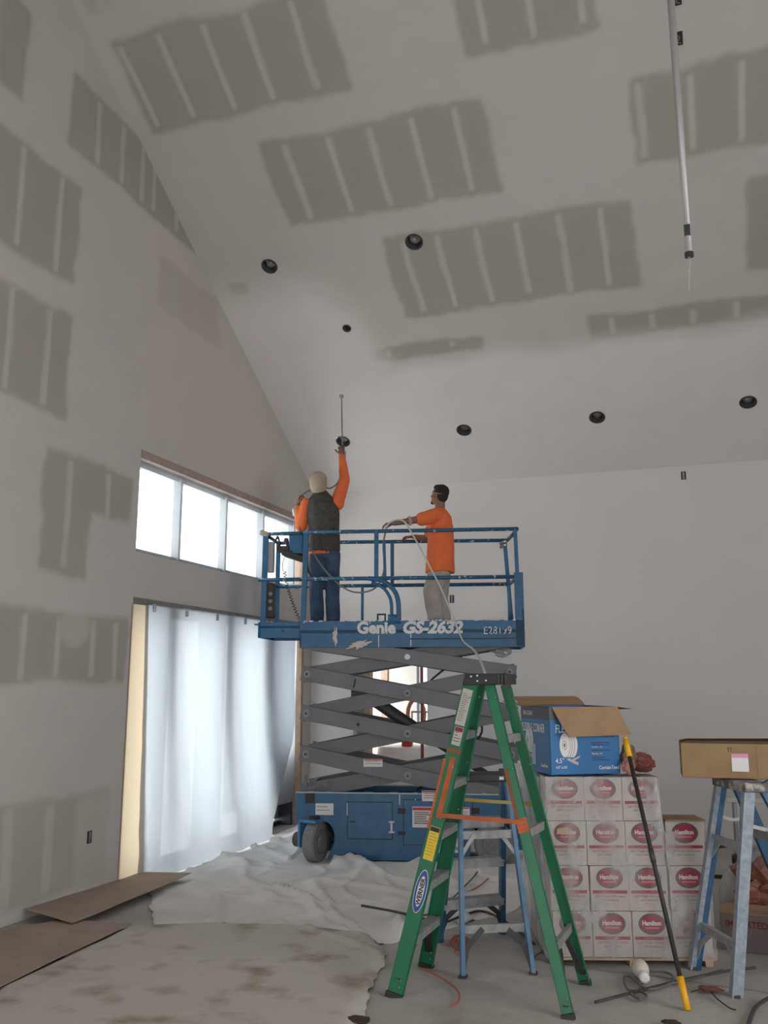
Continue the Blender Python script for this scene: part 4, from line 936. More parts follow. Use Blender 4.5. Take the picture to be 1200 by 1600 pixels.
for a_, c_ in ((FN0, FN1), (RN0, RN1), (FF0, FF1), (RF0, RF1)):
    for z in (.06, .10, 1.0, 1.3, 1.72):
        p = rail_pt(a_, c_, z) + V((.02, -.009, 0)); ellip(b, p, (.006, .005, .006), None, 8, 5); obj('rivet', b, M_STEEL, t); b = NB()
b.free()

def blue_ladder(label, N0, N1, F0, F1, top, capm, mF, mR, spread_up=True, nz0=3, splash=False, loc=None):
    """N0,N1 rear (light) rail feet; F0,F1 step rail feet; top = (centre, half width vector)"""
    t = thing('step_ladder', label, 'ladder', loc)
    c, hw = V(top[0]), V(top[1]); Hh = c.z; N0, N1, F0, F1 = map(V, (N0, N1, F0, F1))
    fwd = ((N0+N1)/2 - (F0+F1)/2); fwd.z = 0; fwd.normalize(); sd = (N1-N0).normalized()
    TN = [c - hw + fwd*.05, c + hw + fwd*.05]; TF = [c - hw - fwd*.04, c + hw - fwd*.04]
    for k, (a_, q_) in enumerate(((N0, TN[0]), (N1, TN[1]))):
        b = NB(); beam(b, a_, q_, .028 if not splash else .045, .05 if not splash else .07, sd); obj('rear_rail', b, mR, t, bev=.003)
    if splash:
        A_, Q_ = N1, TN[1]; dd = (Q_-A_).normalized(); sv = sd; fv = (fwd - dd*fwd.dot(dd)).normalized(); off = sv*-.0245
        b = NB(); beam(b, A_ + off - fv*.016, Q_ + off - fv*.016, .003, .034, sv); obj('rail_web', b, M_BLUL, t)
    for a_, q_ in ((F0, TF[0]), (F1, TF[1])):
        b = NB(); beam(b, a_, q_, .035, .085, sd); obj('front_rail', b, mF, t, bev=.003)
    for a_ in (N0, N1, F0, F1):
        b = NB(); bx(b, a_.x-.025, a_.x+.025, a_.y-.03, a_.y+.03, 0, .022); obj('foot_pad', b, M_DKG, t, bev=.004)
    for k in (1, 2, 3):
        z = .29*k; p, q = rail_pt(F0, TF[0], z), rail_pt(F1, TF[1], z)
        b = NB(); beam(b, p, q, .085, .03, fwd); beam(b, p + fwd*.04 + V((0, 0, -.02)), q + fwd*.04 + V((0, 0, -.02)), .006, .06, fwd); obj('step', b, M_ALU, t)
    for z in (.27, .82):
        p, q = rail_pt(N0, TN[0], z), rail_pt(N1, TN[1], z)
        b = NB(); beam(b, p, q, .006, .052, fwd); beam(b, p + V((0, 0, .024)), q + V((0, 0, .024)), .03, .005, fwd); obj('rear_crossbar', b, M_ALU, t)
    for (n0, n1, tt) in ((N0, N1, TN[0]), (N1, N0, TN[1]), (F0, F1, TF[0]), (F1, F0, TF[1])):
        A_ = rail_pt(n0, tt, .05); M_ = rail_pt(n0, tt, .17) + (n1-n0)*.07; C_ = rail_pt(n0, tt, .27) + (n1-n0)*.30
        b = NB(); beam(b, A_, M_, .006, .035, fwd); beam(b, M_, C_, .006, .035, fwd); obj('corner_brace', b, M_DKG if not splash else M_ALU, t)
    for k, (n0, tt) in enumerate(((N0, TN[0]), (N1, TN[1]))):
        z = .82; A_ = rail_pt(n0, tt, z-.03) ; C_ = rail_pt(n0, tt, z) + (N1-N0)*(.2 if k == 0 else -.2); A_ = rail_pt(n0, tt, z-.13)
        b = NB(); beam(b, A_, C_, .005, .025, fwd); obj('corner_brace', b, M_ALU, t)
    for k in (0, 1):
        zs = .96 if splash else .74
        A_ = rail_pt((N0, N1)[k], TN[k], zs); C_ = rail_pt((F0, F1)[k], TF[k], zs); Mi = (A_+C_)/2 + V((0, 0, -.03))
        b = NB(); beam(b, A_, Mi, .005, .022, sd); beam(b, Mi, C_, .005, .022, sd); obj('spreader_bar', b, M_ALU, t)
    Mc = Matrix.Translation(c) @ Matrix((sd, fwd, V((0, 0, 1)))).transposed().to_4x4()
    b = NB(); L_ = hw.length + .035; bx(b, -L_, L_, -.10, .10, -.055, 0, Mc); obj('top_cap', b, capm, t, bev=.01)
    b = NB()
    for k in (-1, 1): bx(b, k*L_*.6-.015, k*L_*.6+.015, .10, .104, -.04, -.02, Mc)
    obj('cap_slot', b, M_WHITE if not splash else M_ALU, t)
    return t
blue_ladder('blue step ladder with black cap standing directly behind the green ladder', (-1.52, 5.86, 0), (-1.115, 6.06, 0), (-1.88, 6.60, 0), (-1.50, 6.95, 0), ((-1.475, 6.27, 1.205), (.14, .09, 0)), M_DK, M_BLUL, M_BLULL, loc=(-1.5, 6.4, 0))
blue_ladder('paint-splattered blue step ladder carrying the brown carton at right', (.075, 6.04, 0), (-.16, 6.53, 0), (.86, 6.42, 0), (.60, 6.92, 0), ((.205, 6.34, 1.205), (-.075, .165, 0)), mat('mud_caked_plastic', (.13, .12, .115), .8, nscale=18, col2=(.40, .39, .37), thr=(.42, .6), bump=.6), M_BLUL, M_ALUS, splash=True, loc=(.3, 6.4, 0))

# ================================================================== PALLET OF JOINT-COMPOUND CARTONS
PA = radians(18); PO = V((-1.02, 6.296, 0)); PU = V((cos(PA), sin(PA), 0)); PV = V((-sin(PA), cos(PA), 0))
def PW(u, v_, z): return PO + PU*u + PV*v_ + V((0, 0, z))
BW, BH, BD, BZ = .2585, .283, .262, .055
# pallet
t = thing('wooden_pallet', 'low wooden pallet under the stacked white cartons', 'pallet', PO)
PM = Matrix.Translation(PO) @ Matrix.Rotation(PA, 4, 'Z')
for k in range(7):
    b = NB(); bx(b, -.01, 1.05, .0+.165*k, .10+.165*k, .038, .052, PM); obj('deck_board', b, M_WOOD, t)
for x in (.0, .49, .98):
    b = NB(); bx(b, x, x+.05, 0, 1.09, .002, .038, PM); obj('stringer', b, M_WOOD, t)
# one carton prototype in local coordinates (origin at front-left bottom)
def make_carton():
    t = thing('joint_compound_carton', 'x', 'carton', (0, 0, 0), 'white joint compound cartons on the pallet'); t['_local'] = 1
    b = NB(); bx(b, .002, BW-.002, 0, BD-.004, .001, BH-.002); obj('carton_body', b, M_BOXW, t, bev=.004)
    b = NB(); bx(b, BW/2-.022, BW/2+.022, -.001, BD-.003, BH-.0025, BH-.0012); obj('packing_tape', b, M_CARD, t)
    cx, cz = BW/2, BH*.73
    Mf = FR(cx, cz, -.0012)
    lg = oval(t, Mf, .088, .066, .0, M_OVAL, 'logo_oval'); oval(lg, Mf, .075, .055, .0006, M_MAR, 'inner_oval')
    text('logo_lettering', 'Hamilton', .040, FR(cx-.064, cz-.008, -.0024), M_WHITE, lg, bold=.025, sx=.82, depth=.0003)
    b = NB(); bx(b, cx-.045, cx+.045, -.0028, -.002, cz-.030, cz-.020); obj('logo_strapline', b, mat('pinkish_print', (.55, .16, .2), .5), lg)
    b = NB(); bx(b, .016, BW-.016, -.0018, .001, BH*.385, BH*.455); bd = obj('colour_band', b, M_MAR, t)
    text('band_lettering', 'Lite Blue Dot', .018, FR(cx-.048, BH*.40, -.0022), mat('pinkish_print', (.55, .16, .2)), bd, sx=.85, depth=.0003)
    text('product_lettering', 'Light Weight All-Purpose', .0225, FR(cx, BH*.305, -.0014), M_PRTM, t, bold=.01, sx=.86, depth=.0003, align='CENTER')
    text('product_lettering', 'Joint Compound', .0195, FR(cx, BH*.225, -.0014), M_PRT, t, bold=.012, sx=.86, depth=.0003, align='CENTER')
    for q, hw_ in ((.165, .035), (.125, .028)):
        b = NB(); bx(b, cx-hw_, cx+hw_, -.0016, .001, BH*q, BH*(q+.012)); obj('small_print', b, mat('faint_print', (.38, .35, .34), .6), t)
    b = NB(); bx(b, .02, .085, -.0016, .001, BH*.055, BH*.068); obj('small_print', b, mat('faint_print', (.38, .35, .34)), t)
    return t
proto = make_carton()
def copy_tree(o, parent=None):
    c = o.copy(); COL.objects.link(c); c.parent = parent
    for ch in list(o.children): copy_tree(ch, c)
    return c
ROWN = ('bottom row', 'second row from the bottom', 'third row from the bottom', 'top row'); COLN = ('leftmost', 'second from left', 'third from left', 'rightmost')
first = True; J = random.Random(5)
for r in range(4):
    for c in range(4):
        if c == 3 and r == 3: continue
        for dpt in range(4):
            if c and dpt: continue
            o_ = proto if first else copy_tree(proto); first = False
            uu = c*BW + J.uniform(-.003, .003) + (.0 if c < 3 else .008) - .012*r*(.6); zz = BZ + r*BH
            o_.location = PW(uu, dpt*BD + J.uniform(0, .006) + (.01 if c == 3 else 0), zz); o_.rotation_euler = (0, 0, PA + J.uniform(-.006, .006))
            if dpt: o_['label'] = 'white carton %s on the pallet left side, %s' % (('second from front', 'third from front', 'rearmost')[dpt-1], ROWN[r])
            else: o_['label'] = 'white carton on the pallet front, %s, %s' % (ROWN[r], COLN[c])
            if r == 3 and c == 3: o_['label'] = 'x'
            if r == 2 and c == 0 and dpt == 0: torn = o_
            if r == 2 and c == 3: o_['label'] = 'white joint compound carton topping the shorter right-hand column of the pallet'
del proto['_local']
torn['label'] = 'white joint compound carton with its oval logo partly covered by brown tape'
b = NB()
p0 = PW(.045, -.006, BZ+2*BH+BH*.70)
for q in (0,): quad(b, [p0, p0 + PU*.088 + V((0, 0, .010)), p0 + PU*.082 + V((0, 0, .048)), p0 + PU*.004 + V((0, 0, .036))])
t = obj('tape_patch', b, mat('tan_tape', (.50, .38, .24), .7)); tag(t, 'torn tan tape stuck over a carton logo in the left column', 'tape')
# stretch wrap
def wrapz(u, v_): return BZ + 4*BH + .012 if u < .78 else BZ + 3*BH + .01
vs = []; fs = []
per = [(-.03, 1.07)] + [(-.03 - .006*k/9, 1.07 - 1.09*k/9) for k in range(10)] + [(-.02 + .85*k/16, -.022) for k in range(1, 17)] + [(.83 + .22*k/5, -.016) for k in range(1, 6)] + [(1.06, .0+.3*k/4) for k in range(1, 5)]
# resample finely
pp = []
for i in range(len(per)-1):
    n_ = max(1, int(((per[i+1][0]-per[i][0])**2 + (per[i+1][1]-per[i][1])**2)**.5/.02))
    for k in range(n_): pp.append((per[i][0]+(per[i+1][0]-per[i][0])*k/n_, per[i][1]+(per[i+1][1]-per[i][1])*k/n_))
for j in range(61):
    for i, (u_, v_) in enumerate(pp):
        zt = BZ + 4*BH + .005 if u_ < .76 else BZ + 3*BH - .06; z = .05 + (zt-.05)*j/60
        d_ = .007*nz(u_*14+v_*14, z*9, 3.) + .006*nz((u_+v_-z)*16, (u_+v_+z)*3, 1.)
        isl = v_ > 0 and u_ < 0; isr = u_ > 1.05
        lean = -.012*z/BH*.6 if not isl else -.012*z/BH*.6
        p = PW(u_ + lean + (-(.006+abs(d_)*1.6) if isl else (.01+abs(d_) if isr else 0)), v_ - (0 if (isl or isr) else .002+abs(d_)), z); vs.append(p)
n_ = len(pp)
for j in range(60):
    for i in range(n_-1): fs.append((j*n_+i, j*n_+i+1, (j+1)*n_+i+1, (j+1)*n_+i))
me = bpy.data.meshes.new('stretch_wrap'); me.from_pydata(vs, [], fs); me.update()
me.materials.append(film_mat('clear_stretch_wrap', .4, .74, .25, (.80, .80, .80), .30, (2.2, 2.2, .9))); me.materials.append(film_mat('layered_stretch_wrap', .35, .38, .15, (.82, .84, .88), .2, (3, 3, .7)))
for p in me.polygons:
    p.use_smooth = True
    if p.vertices[0] % n_ < len([q for q in pp if q[0] < -.02 and q[1] > 0]): p.material_index = 1
o = bpy.data.objects.new('stretch_wrap', me); COL.objects.link(o)
tag(o, 'creased clear stretch wrap around the pallet of white cartons', 'plastic wrap')
# ---- blue printed carton on top
CA = radians(33); CO = PW(.02, -.01, BZ+4*BH+.012); CM = Matrix.Translation(CO) @ Matrix.Rotation(CA, 4, 'Z'); CL, CDp, CH = .515, .50, .45
t = thing('blue_carton', 'open blue printed carton with brown flaps on top of the white cartons', 'carton', CO)
b = NB(); q = .004
bx(b, 0, CL, 0, CDp, 0, q, CM); bx(b, 0, CL, 0, q, 0, CH-.09, CM); bx(b, 0, CL, CDp-q, CDp, 0, CH, CM); bx(b, 0, q, 0, CDp, 0, CH-.09, CM); bx(b, CL-q, CL, 0, CDp, 0, CH, CM)
obj('carton_body', b, M_CARTB, t)
b = NB(); bx(b, -.0005, CL, -.0005, q, CH-.09, CH, CM); bx(b, -.0005, q, 0, CDp, CH-.09, CH, CM); bd = obj('grey_band', b, M_CARTG, t)
def flap(pts, nm='flap', lab=None):
    b = NB(); P_ = [CM @ V(p) for p in pts]; n1 = (P_[1]-P_[0]).cross(P_[2]-P_[0]).normalized()*.0035
    k = 6; A_ = []; B_ = []
    for i in range(k+1):
        for j in range(k+1):
            s_, t_ = i/k, j/k; c = (P_[0]*(1-s_)+P_[1]*s_)*(1-t_) + (P_[3]*(1-s_)+P_[2]*s_)*t_ + n1*(3*sin(pi*t_)*(.5+.5*s_) )
            A_.append(b.verts.new(c)); B_.append(b.verts.new(c+n1))
    for i in range(k):
        for j in range(k):
            q_ = (i*(k+1)+j, (i+1)*(k+1)+j, (i+1)*(k+1)+j+1, i*(k+1)+j+1)
            b.faces.new([A_[z] for z in q_]); b.faces.new([B_[z] for z in q_[::-1]])
    return obj(nm, b, M_CARD, t)
flap([(.02, -.004, CH), (CL+.0, -.004, CH), (CL+.05, -.09, CH-.185), (.10, -.09, CH-.195)])
flap([(CL, .0, CH), (CL, CDp, CH), (CL+.20, CDp-.02, CH-.03), (CL+.20, .06, CH-.015)])
flap([(0, 0, CH), (0, CDp, CH), (-.15, CDp, CH+.03), (-.16, .04, CH+.0)])
flap([(0, CDp, CH), (CL, CDp, CH), (CL, CDp+.17, CH+.06), (0, CDp+.17, CH+.06)])
FF_ = lambda x, z: CM @ FR(x, z, -.0016)
SM_ = lambda y, z: CM @ Matrix(((0, 0, -1, -.0016), (-1, 0, 0, y), (0, 1, 0, z), (0, 0, 0, 1)))
text('carton_lettering', 'FLEXIBLE CORNER', .082, SM_(CDp-.012, CH-.175), M_WHITE, t, bold=.015, sx=.60)
text('carton_lettering', 'FLEXIBLE CORNER', .078, FF_(.040, CH-.172), M_WHITE, t, bold=.015, sx=.62)
text('brand_lettering', 'NO-COAT', .042, SM_(CDp-.045, CH-.062), M_WHITE, bd, bold=.02, sx=.9)
text('number_lettering', '450', .075, FF_(.375, .245), M_CARTG, t, bold=.03, sx=1.0)
text('size_lettering', '4.5"', .045, FF_(.035, .078), M_WHITE, t, bold=.01, sx=.9); text('size_lettering', "4.5\" x 50'", .022, FF_(.037, .042), M_WHITE, t, bold=.015)
text('maker_lettering', 'CertainTeed', .034, FF_(.355, .032), M_WHITE, t, bold=.015, sx=.88); text('maker_lettering', 'CertainTeed', .032, SM_(.16, .045), M_WHITE, t, bold=.01, sx=.7)
for z in (.205, .19, .155, .105, .09): 
    b = NB(); bx(b, .305, .44 if z != .105 else .40, -.0018, 0, z, z+.007, CM); obj('printed_line', b, mat('navy_print', (.01, .06, .2), .6), t)
for z in (.175, .13):
    text('feature_lettering', 'Flexible, for', .019, FF_(.305, z), M_WHITE, t, sx=.9)
def rollart(M, sx_):
    b = NB()
    def disc(cx, cz, rx, rz, zz, mt, nm, par):
        b = NB(); r_ = [b.verts.new(M @ V((cx+rx*cos(2*pi*i/28)*sx_, cz+rz*sin(2*pi*i/28), zz))) for i in range(28)]; b.faces.new(r_); return obj(nm, b, mt, par)
    a_ = disc(.045*sx_, .012, .042, .085, .0, M_WHITE, 'printed_roll', t)
    for cx, rx, rz, mt in ((.030, .036, .083, M_OVAL), (.028, .035, .081, M_WHITE), (.012, .037, .082, M_OVAL), (.010, .036, .080, M_WHITE), (-.006, .040, .081, M_OVAL), (-.008, .039, .080, M_WHITE), (-.010, .016, .030, M_OVAL), (-.010, .013, .026, M_WHITE), (-.010, .006, .014, M_OVAL)):
        rollart.z += .00025; disc(cx*sx_, .01, rx, rz, rollart.z, mt, 'printed_ring', a_)
    b = NB(); quad(b, [M @ V(p) for p in ((.02*sx_, -.075, .0002), (.09*sx_, -.105, .0002), (.085*sx_, -.125, .0002), (.0*sx_, -.085, .0002))]); quad(b, [M @ V(p) for p in ((.05*sx_, -.08, .0004), (.105*sx_, -.06, .0004), (.10*sx_, -.072, .0004), (.045*sx_, -.10, .0004))]); obj('printed_tail', b, M_BOXW, a_)
rollart.z = .0005; rollart(FF_(.115, .185), 1.0); rollart.z = .0005; rollart(SM_(CDp-.13, .20), 1.0)
b = NB(); plate(b, SM_(.33, .05), .02, .085, .0, .14); obj('shipping_label', b, mat('pale_blue_label', (.35, .5, .62), .6), t)
# crumpled things beside the carton
def crumple(name, c, r, m, lab, cat, sq=(1, 1, 1), sd=0., amp=.35, fr=9):
    b = NB(); bmesh.ops.create_icosphere(b, subdivisions=4, radius=1.0)
    for v_ in b.verts:
        n1 = noise.noise(v_.co*1.6 + V((sd, 0, 0))) + .6*abs(noise.noise(v_.co*3.7 + V((0, sd, 0)))) + .3*noise.noise(v_.co*fr)
        k = 1 + amp*n1; v_.co = V((v_.co.x*sq[0], v_.co.y*sq[1], v_.co.z*sq[2]))*r*k + V(c)
    mz = min(v_.co.z for v_ in b.verts)
    dz = (c[2] - r*sq[2]) - mz
    for v_ in b.verts: v_.co.z += dz
    return tag(obj(name, b, m), lab, cat)
ZT2 = BZ+4*BH
crumple('crumpled_paper', PW(.60, .22, ZT2+.095), .09, mat('brown_paper', (.30, .20, .13), .85), 'crumpled brown paper beside the right end of the blue carton', 'paper', (.55, .7, 1.0), 2.)
crumple('red_plastic_bag', PW(.68, .24, ZT2+.065), .085, mat('dull_red_plastic', (.36, .12, .11), .4), 'crumpled dull red plastic bag on the top right white carton', 'bag', (1.1, .8, .7), 7.)
crumple('pink_rag', PW(.565, .09, ZT2+.055), .05, mat('pink_cloth', (.52, .24, .20), .8), 'small pink rag at the right foot of the blue carton', 'rag', (.8, .9, 1.0), 4.)
# cardboard lid on the short column
b = NB(); bx(b, .77, 1.035, -.01, .24, BZ+3*BH+.003, BZ+3*BH+.010, PM); tag(obj('cardboard_sheet', b, M_CARD), 'loose brown cardboard piece on the shorter right column of cartons', 'cardboard')
# roller pole
ft = V((-.187, 5.70, .012)); tp = PW(.50, -.125, 1.46)
t = thing('extension_pole', 'black extension pole with yellow ends leaning against the cartons', 'pole', ft)
d = (tp-ft).normalized()
b = NB(); cyl(b, ft+d*.15, tp-d*.12, .0135, 16); obj('shaft', b, M_DK, t, smooth=True)
b = NB(); cyl(b, ft, ft+d*.17, .017, 16, .021); obj('grip', b, M_YTIP, t, smooth=True)
b = NB(); cyl(b, tp-d*.14, tp-d*.02, .020, 16, .018); cyl(b, tp-d*.02, tp, .018, 16, .010); obj('threaded_tip', b, M_YTIP, t, smooth=True)
b = NB(); cyl(b, ft+d*.80, ft+d*.88, .0165, 16); obj('collar', b, M_DKG, t, smooth=True)
# ---- brown carton on the right ladder
BO = V((-.155, 6.30, 1.212)); BM = Matrix.Translation(BO) @ Matrix.Rotation(radians(3), 4, 'Z')
t = thing('brown_carton', 'worn brown carton with a pink-and-white label on the right ladder', 'carton', BO)
b = NB(); q = .004; L1, D1, H1 = .72, .34, .215
bx(b, 0, L1, 0, D1, 0, q, BM); bx(b, 0, L1, 0, q, 0, H1, BM); bx(b, 0, L1, D1-q, D1, 0, H1, BM); bx(b, 0, q, 0, D1, 0, H1, BM); bx(b, L1-q, L1, 0, D1, 0, H1, BM); obj('carton_body', b, M_CARD2, t)
for pts in ([(0, 0, H1), (L1, 0, H1), (L1-.03, .16, H1+.012), (.04, .165, H1+.008)], [(0, D1, H1), (L1, D1, H1), (L1-.02, D1-.165, H1+.03), (.05, D1-.165, H1+.02)]):
    b = NB(); P_ = [BM @ V(p) for p in pts]; 
    quad(b, P_); bmesh.ops.solidify(b, geom=b.faces[:], thickness=.004); obj('top_flap', b, mat('pale_cardboard', (.42, .31, .20), .85), t)
Fb = lambda x, z, y=-.001: BM @ FR(x, z, y)
b = NB(); plate(b, Fb(0, 0), .305, .405, .045, .155); lb_ = obj('shipping_label', b, M_WHITE, t)
b = NB(); plate(b, Fb(0, 0, -.0028), .305, .405, .130, .155); obj('pink_band', b, mat('pink_label', (.72, .30, .45), .6), lb_)
for x in (.288, .303):
    b = NB(); bx(b, x, x+.004, -.001, .001, .165, .195, BM); bx(b, x-.003, x+.007, -.001, .001, .185, .189, BM); obj('arrow_print', b, M_DK, t)
b = NB(); bx(b, .455, .457, -.0015, .001, 0, H1, BM); bx(b, .46, .66, -.0012, .001, .02, .14, BM); obj('tape_strip', b, mat('brown_tape', (.27, .17, .085), .5), t)

# ================================================================== FLOOR COVERINGS
def inpoly(x, y, P):
    c = False; j = len(P)-1
    for i in range(len(P)):
        if (P[i][1] > y) != (P[j][1] > y) and x < (P[j][0]-P[i][0])*(y-P[i][1])/(P[j][1]-P[i][1])+P[i][0]: c = not c
        j = i
    return c
def edist(x, y, P):
    m = 9.
    for i in range(len(P)):
        ax, ay = P[i-1]; bx2, by = P[i]; dx, dy = bx2-ax, by-ay; t = max(0, min(1, ((x-ax)*dx+(y-ay)*dy)/(dx*dx+dy*dy+1e-9)))
        m = min(m, sqrt((x-ax-t*dx)**2+(y-ay-t*dy)**2))
    return m
def cloth(name, poly, zf, m, step=.03, base=.006, wob=.05):
    x0 = min(p[0] for p in poly)-.1; x1 = max(p[0] for p in poly)+.1; y0 = min(p[1] for p in poly)-.1; y1 = max(p[1] for p in poly)+.1
    nx_ = int((x1-x0)/step)+1; ny_ = int((y1-y0)/step)+1; idx = {}; vs = []; fs = []
    def gv(i, j):
        if (i, j) not in idx:
            x, y = x0+i*step, y0+j*step; e = edist(x, y, poly); k = sm(0, .07, e)
            idx[(i, j)] = len(vs); vs.append((x, y, base + max(0, zf(x, y))*(.25+.75*k) ))
        return idx[(i, j)]
    for i in range(nx_):
        for j in range(ny_):
            x, y = x0+(i+.5)*step, y0+(j+.5)*step
            if inpoly(x + wob*nz(x*2.3, y*2.3, 5.), y + wob*nz(x*2.1, y*2.1, 8.), poly): fs.append((gv(i, j), gv(i+1, j), gv(i+1, j+1), gv(i, j+1)))
    ec = {}
    for f in fs:
        for a_, b_ in zip(f, f[1:]+f[:1]): k_ = (min(a_, b_), max(a_, b_)); ec[k_] = ec.get(k_, 0)+1
    nb = {}
    for (a_, b_), c_ in ec.items():
        if c_ == 1: nb.setdefault(a_, []).append(b_); nb.setdefault(b_, []).append(a_)
    for it in range(10):
        new = {}
        for a_, l_ in nb.items():
            x, y, z = vs[a_]; new[a_] = (.5*x+.5*sum(vs[q][0] for q in l_)/len(l_), .5*y+.5*sum(vs[q][1] for q in l_)/len(l_), z)
        for a_, c_ in new.items(): vs[a_] = c_
    for a_ in nb:
        x, y, z = vs[a_]; vs[a_] = (x + .025*nz(x*9, y*9, 3.), y + .025*nz(x*9, y*9, 6.), z)
    me = bpy.data.meshes.new(name); me.from_pydata(vs, [], fs); me.update(); me.materials.append(m)
    for p in me.polygons: p.use_smooth = True
    o = bpy.data.objects.new(name, me); COL.objects.link(o)
    s_ = o.modifiers.new('thickness', 'SOLIDIFY'); s_.thickness = .003; s_.offset = 0
    return o
def ridge(t, w_=.25): return max(0., 1-abs(t)/w_)**2*(3-2*max(0., 1-abs(t)/w_)) if abs(t) < w_ else 0.
M_CL1 = mat('white_canvas', (.80, .79, .78), .95, nscale=2.2, col2=(.68, .665, .65), bump=.25, bscale=30)
M_CL2 = mat('stained_beige_canvas', (.56, .535, .49), .95, nscale=3.2, col2=(.28, .22, .17), thr=(.53, .76), bump=.3, bscale=30)
M_CL3 = mat('grey_dusty_canvas', (.44, .425, .405), .95, nscale=2.6, col2=(.31, .285, .26), thr=(.5, .8), bump=.3, bscale=30)
def inlift(x, y, mg=0.):
    dx, dy = x-LO.x, y-LO.y; u_ = dx*cos(LA)+dy*sin(LA); v_ = -dx*sin(LA)+dy*cos(LA); return u_, v_
pb = [fl(-60, 1640), fl(0, 1548), fl(205, 1452), fl(330, 1448), fl(440, 1450), fl(575, 1462), fl(602, 1490), fl(592, 1530), fl(572, 1580), fl(545, 1650), fl(500, 1760), fl(-60, 1760)]
pb = [(max(p[0], -5.05), p[1]) for p in pb]
def z_white(x, y):
    u_, v_ = inlift(x, y)
    al, ac = x*.66-y*.75, x*.75+y*.66           # along / across the long folds
    wv = .35*nz(x*.8, y*.8, 3.)
    q1 = 1-abs(nz((ac+wv)*1.25, al*.28, 21.))*7.; q2 = 1-abs(nz((ac+wv)*2.3, al*.5, 31.))*8.; q3 = 1-abs(nz(x*1.9, y*1.5, 41.))*9.
    a = .012*max(0, nz(x*1.2, y*1.2, 4.)) + .075*max(0, q1)**1.5*(.4+max(0, nz(x*.7, y*.7, 51.)*2)) + .042*max(0, q2)**1.4 + .028*max(0, q3)**1.3 + .004*nz(x*7, y*7, 6.)
    # folds bunched up in front of the chassis
    f = sm(-1.1, -.10, v_)*sm(.25, .5, u_)*(1-sm(2.3, 2.8, u_))
    if v_ < .0: a += f*(.06*max(0, 1-abs(sin(u_*5.5 + 1.8*nz(x*2, y*2, 2.) + v_*1.2))*1.5) + .035)*sm(0, .12, -v_)
    if inpoly(x, y, pb): a = min(a, .018)
    if x < -3.7 and y < 8.4: a = min(a*.5, .035)
    if -.02 < v_ < .85 and -.1 < u_ < 2.5: a *= .10
    if v_ < 0 and -.15 < u_ < .36: a *= .12 + .88*sm(.10, .35, -v_)
    return a
pw = [fl(215, 1372), fl(300, 1352), fl(395, 1316), fl(470, 1283), (-4.7, 11.3), (-2.3, 11.2), (-1.2, 9.4), (-1.55, 7.6), fl(600, 1480), fl(560, 1462), fl(430, 1462), fl(240, 1470)]
pw = [(max(p[0], -5.02), p[1]) for p in pw]
tag(cloth('drop_cloth', pw, z_white, M_CL1, .028), 'crumpled white canvas drop cloth spread under the scissor lift', 'drop cloth')
def z_beige(x, y):
    a = .010*max(0, nz(x*1.6, y*3.4, 2.)) + .007*max(0, nz(x*5, y*5, 3.))
    a += .045*ridge((x*.30 + y*.95 - 6.15) + .25*nz(x*1.2, y*1.2, 4.), .13)*sm(-4.6, -4.0, x)
    a += .02*ridge((x*.5 + y*.86 - 4.2) + .3*nz(x, y, 9.), .06) + .03*sm(6.3, 6.7, y)*max(0, nz(x*2.5, y*2.5, 1.))
    return a + .035
tag(cloth('drop_cloth', pb, z_beige, M_CL2, .026), 'stained beige canvas drop cloth in the left foreground with a ragged right edge', 'drop cloth')
def z_grey(x, y): return .006*max(0, nz(x*2.2, y*2.2, 2.)) + .008*ridge((x*.6+y*.8-4.6) + .3*nz(x, y, 3.), .05) + .006*ridge((x*.9-y*.4+3.7) + .3*nz(x, y, 5.), .05)
pg = [(-2.35, 7.5), (-1.4, 8.9), (-.9, 7.9), (-1.2, 6.4), (.2, 6.2), (1.4, 6.1), (1.4, 3.6), (-1.9, 3.6), (-2.15, 5.6)]
tag(cloth('drop_cloth', pg, z_grey, M_CL3, .04, base=.004), 'flat dusty grey canvas drop cloth under the ladders at right', 'drop cloth')
# dirt on the cloths
MS = mat('dark_debris', (.05, .035, .025), .9)
for k, (x, y, r_, lb) in enumerate(((562, 1594, .04, 'dark curled scrap at the ragged end of the beige cloth'), (190, 1382, .05, 'small brown debris at the foot of the masking paper'), (388, 1480, .018, 'tiny dark scrap on the beige drop cloth'), (50, 1598, .03, 'small dark scrap at the left bottom of the beige cloth'), (1048, 1598, .03, 'dark scrap on the grey cloth at the bottom edge below the pole'))):
    crumple('debris', fl(x, y, .03), r_, MS if k != 1 else mat('brown_debris', (.22, .16, .12), .9), lb, 'debris', (1.6, .9, .35), k*3.)
# boards on the floor at left
def board(pts, z, lab, lift_=0.):
    b = NB(); P_ = [fl(*p) for p in pts]; k = 14; A_ = []
    for i in range(k+1):
        for j in range(k+1):
            s_, t_ = i/k, j/k; c = (P_[0]*(1-s_)+P_[1]*s_)*(1-t_) + (P_[3]*(1-s_)+P_[2]*s_)*t_; c.z = z + lift_*((1-s_)**3*(1-t_)+ .4*s_**4*t_) + .006*nz(c.x*2, c.y*2, z); A_.append(b.verts.new(c))
    for i in range(k):
        for j in range(k): b.faces.new((A_[i*(k+1)+j], A_[(i+1)*(k+1)+j], A_[(i+1)*(k+1)+j+1], A_[i*(k+1)+j+1]))
    bmesh.ops.recalc_face_normals(b, faces=b.faces); bmesh.ops.solidify(b, geom=b.faces[:], thickness=.006); return tag(obj('floor_board', b, M_BOARD, smooth=False), lab, 'board')
board([(-60, 1476), (100, 1446), (205, 1452), (-60, 1582)], .045, 'long brown protection board running off the left edge of the photo')
board([(38, 1440), (205, 1374), (298, 1378), (112, 1456)], .065, 'brown protection board laid along the wall up to the masking paper', .03)
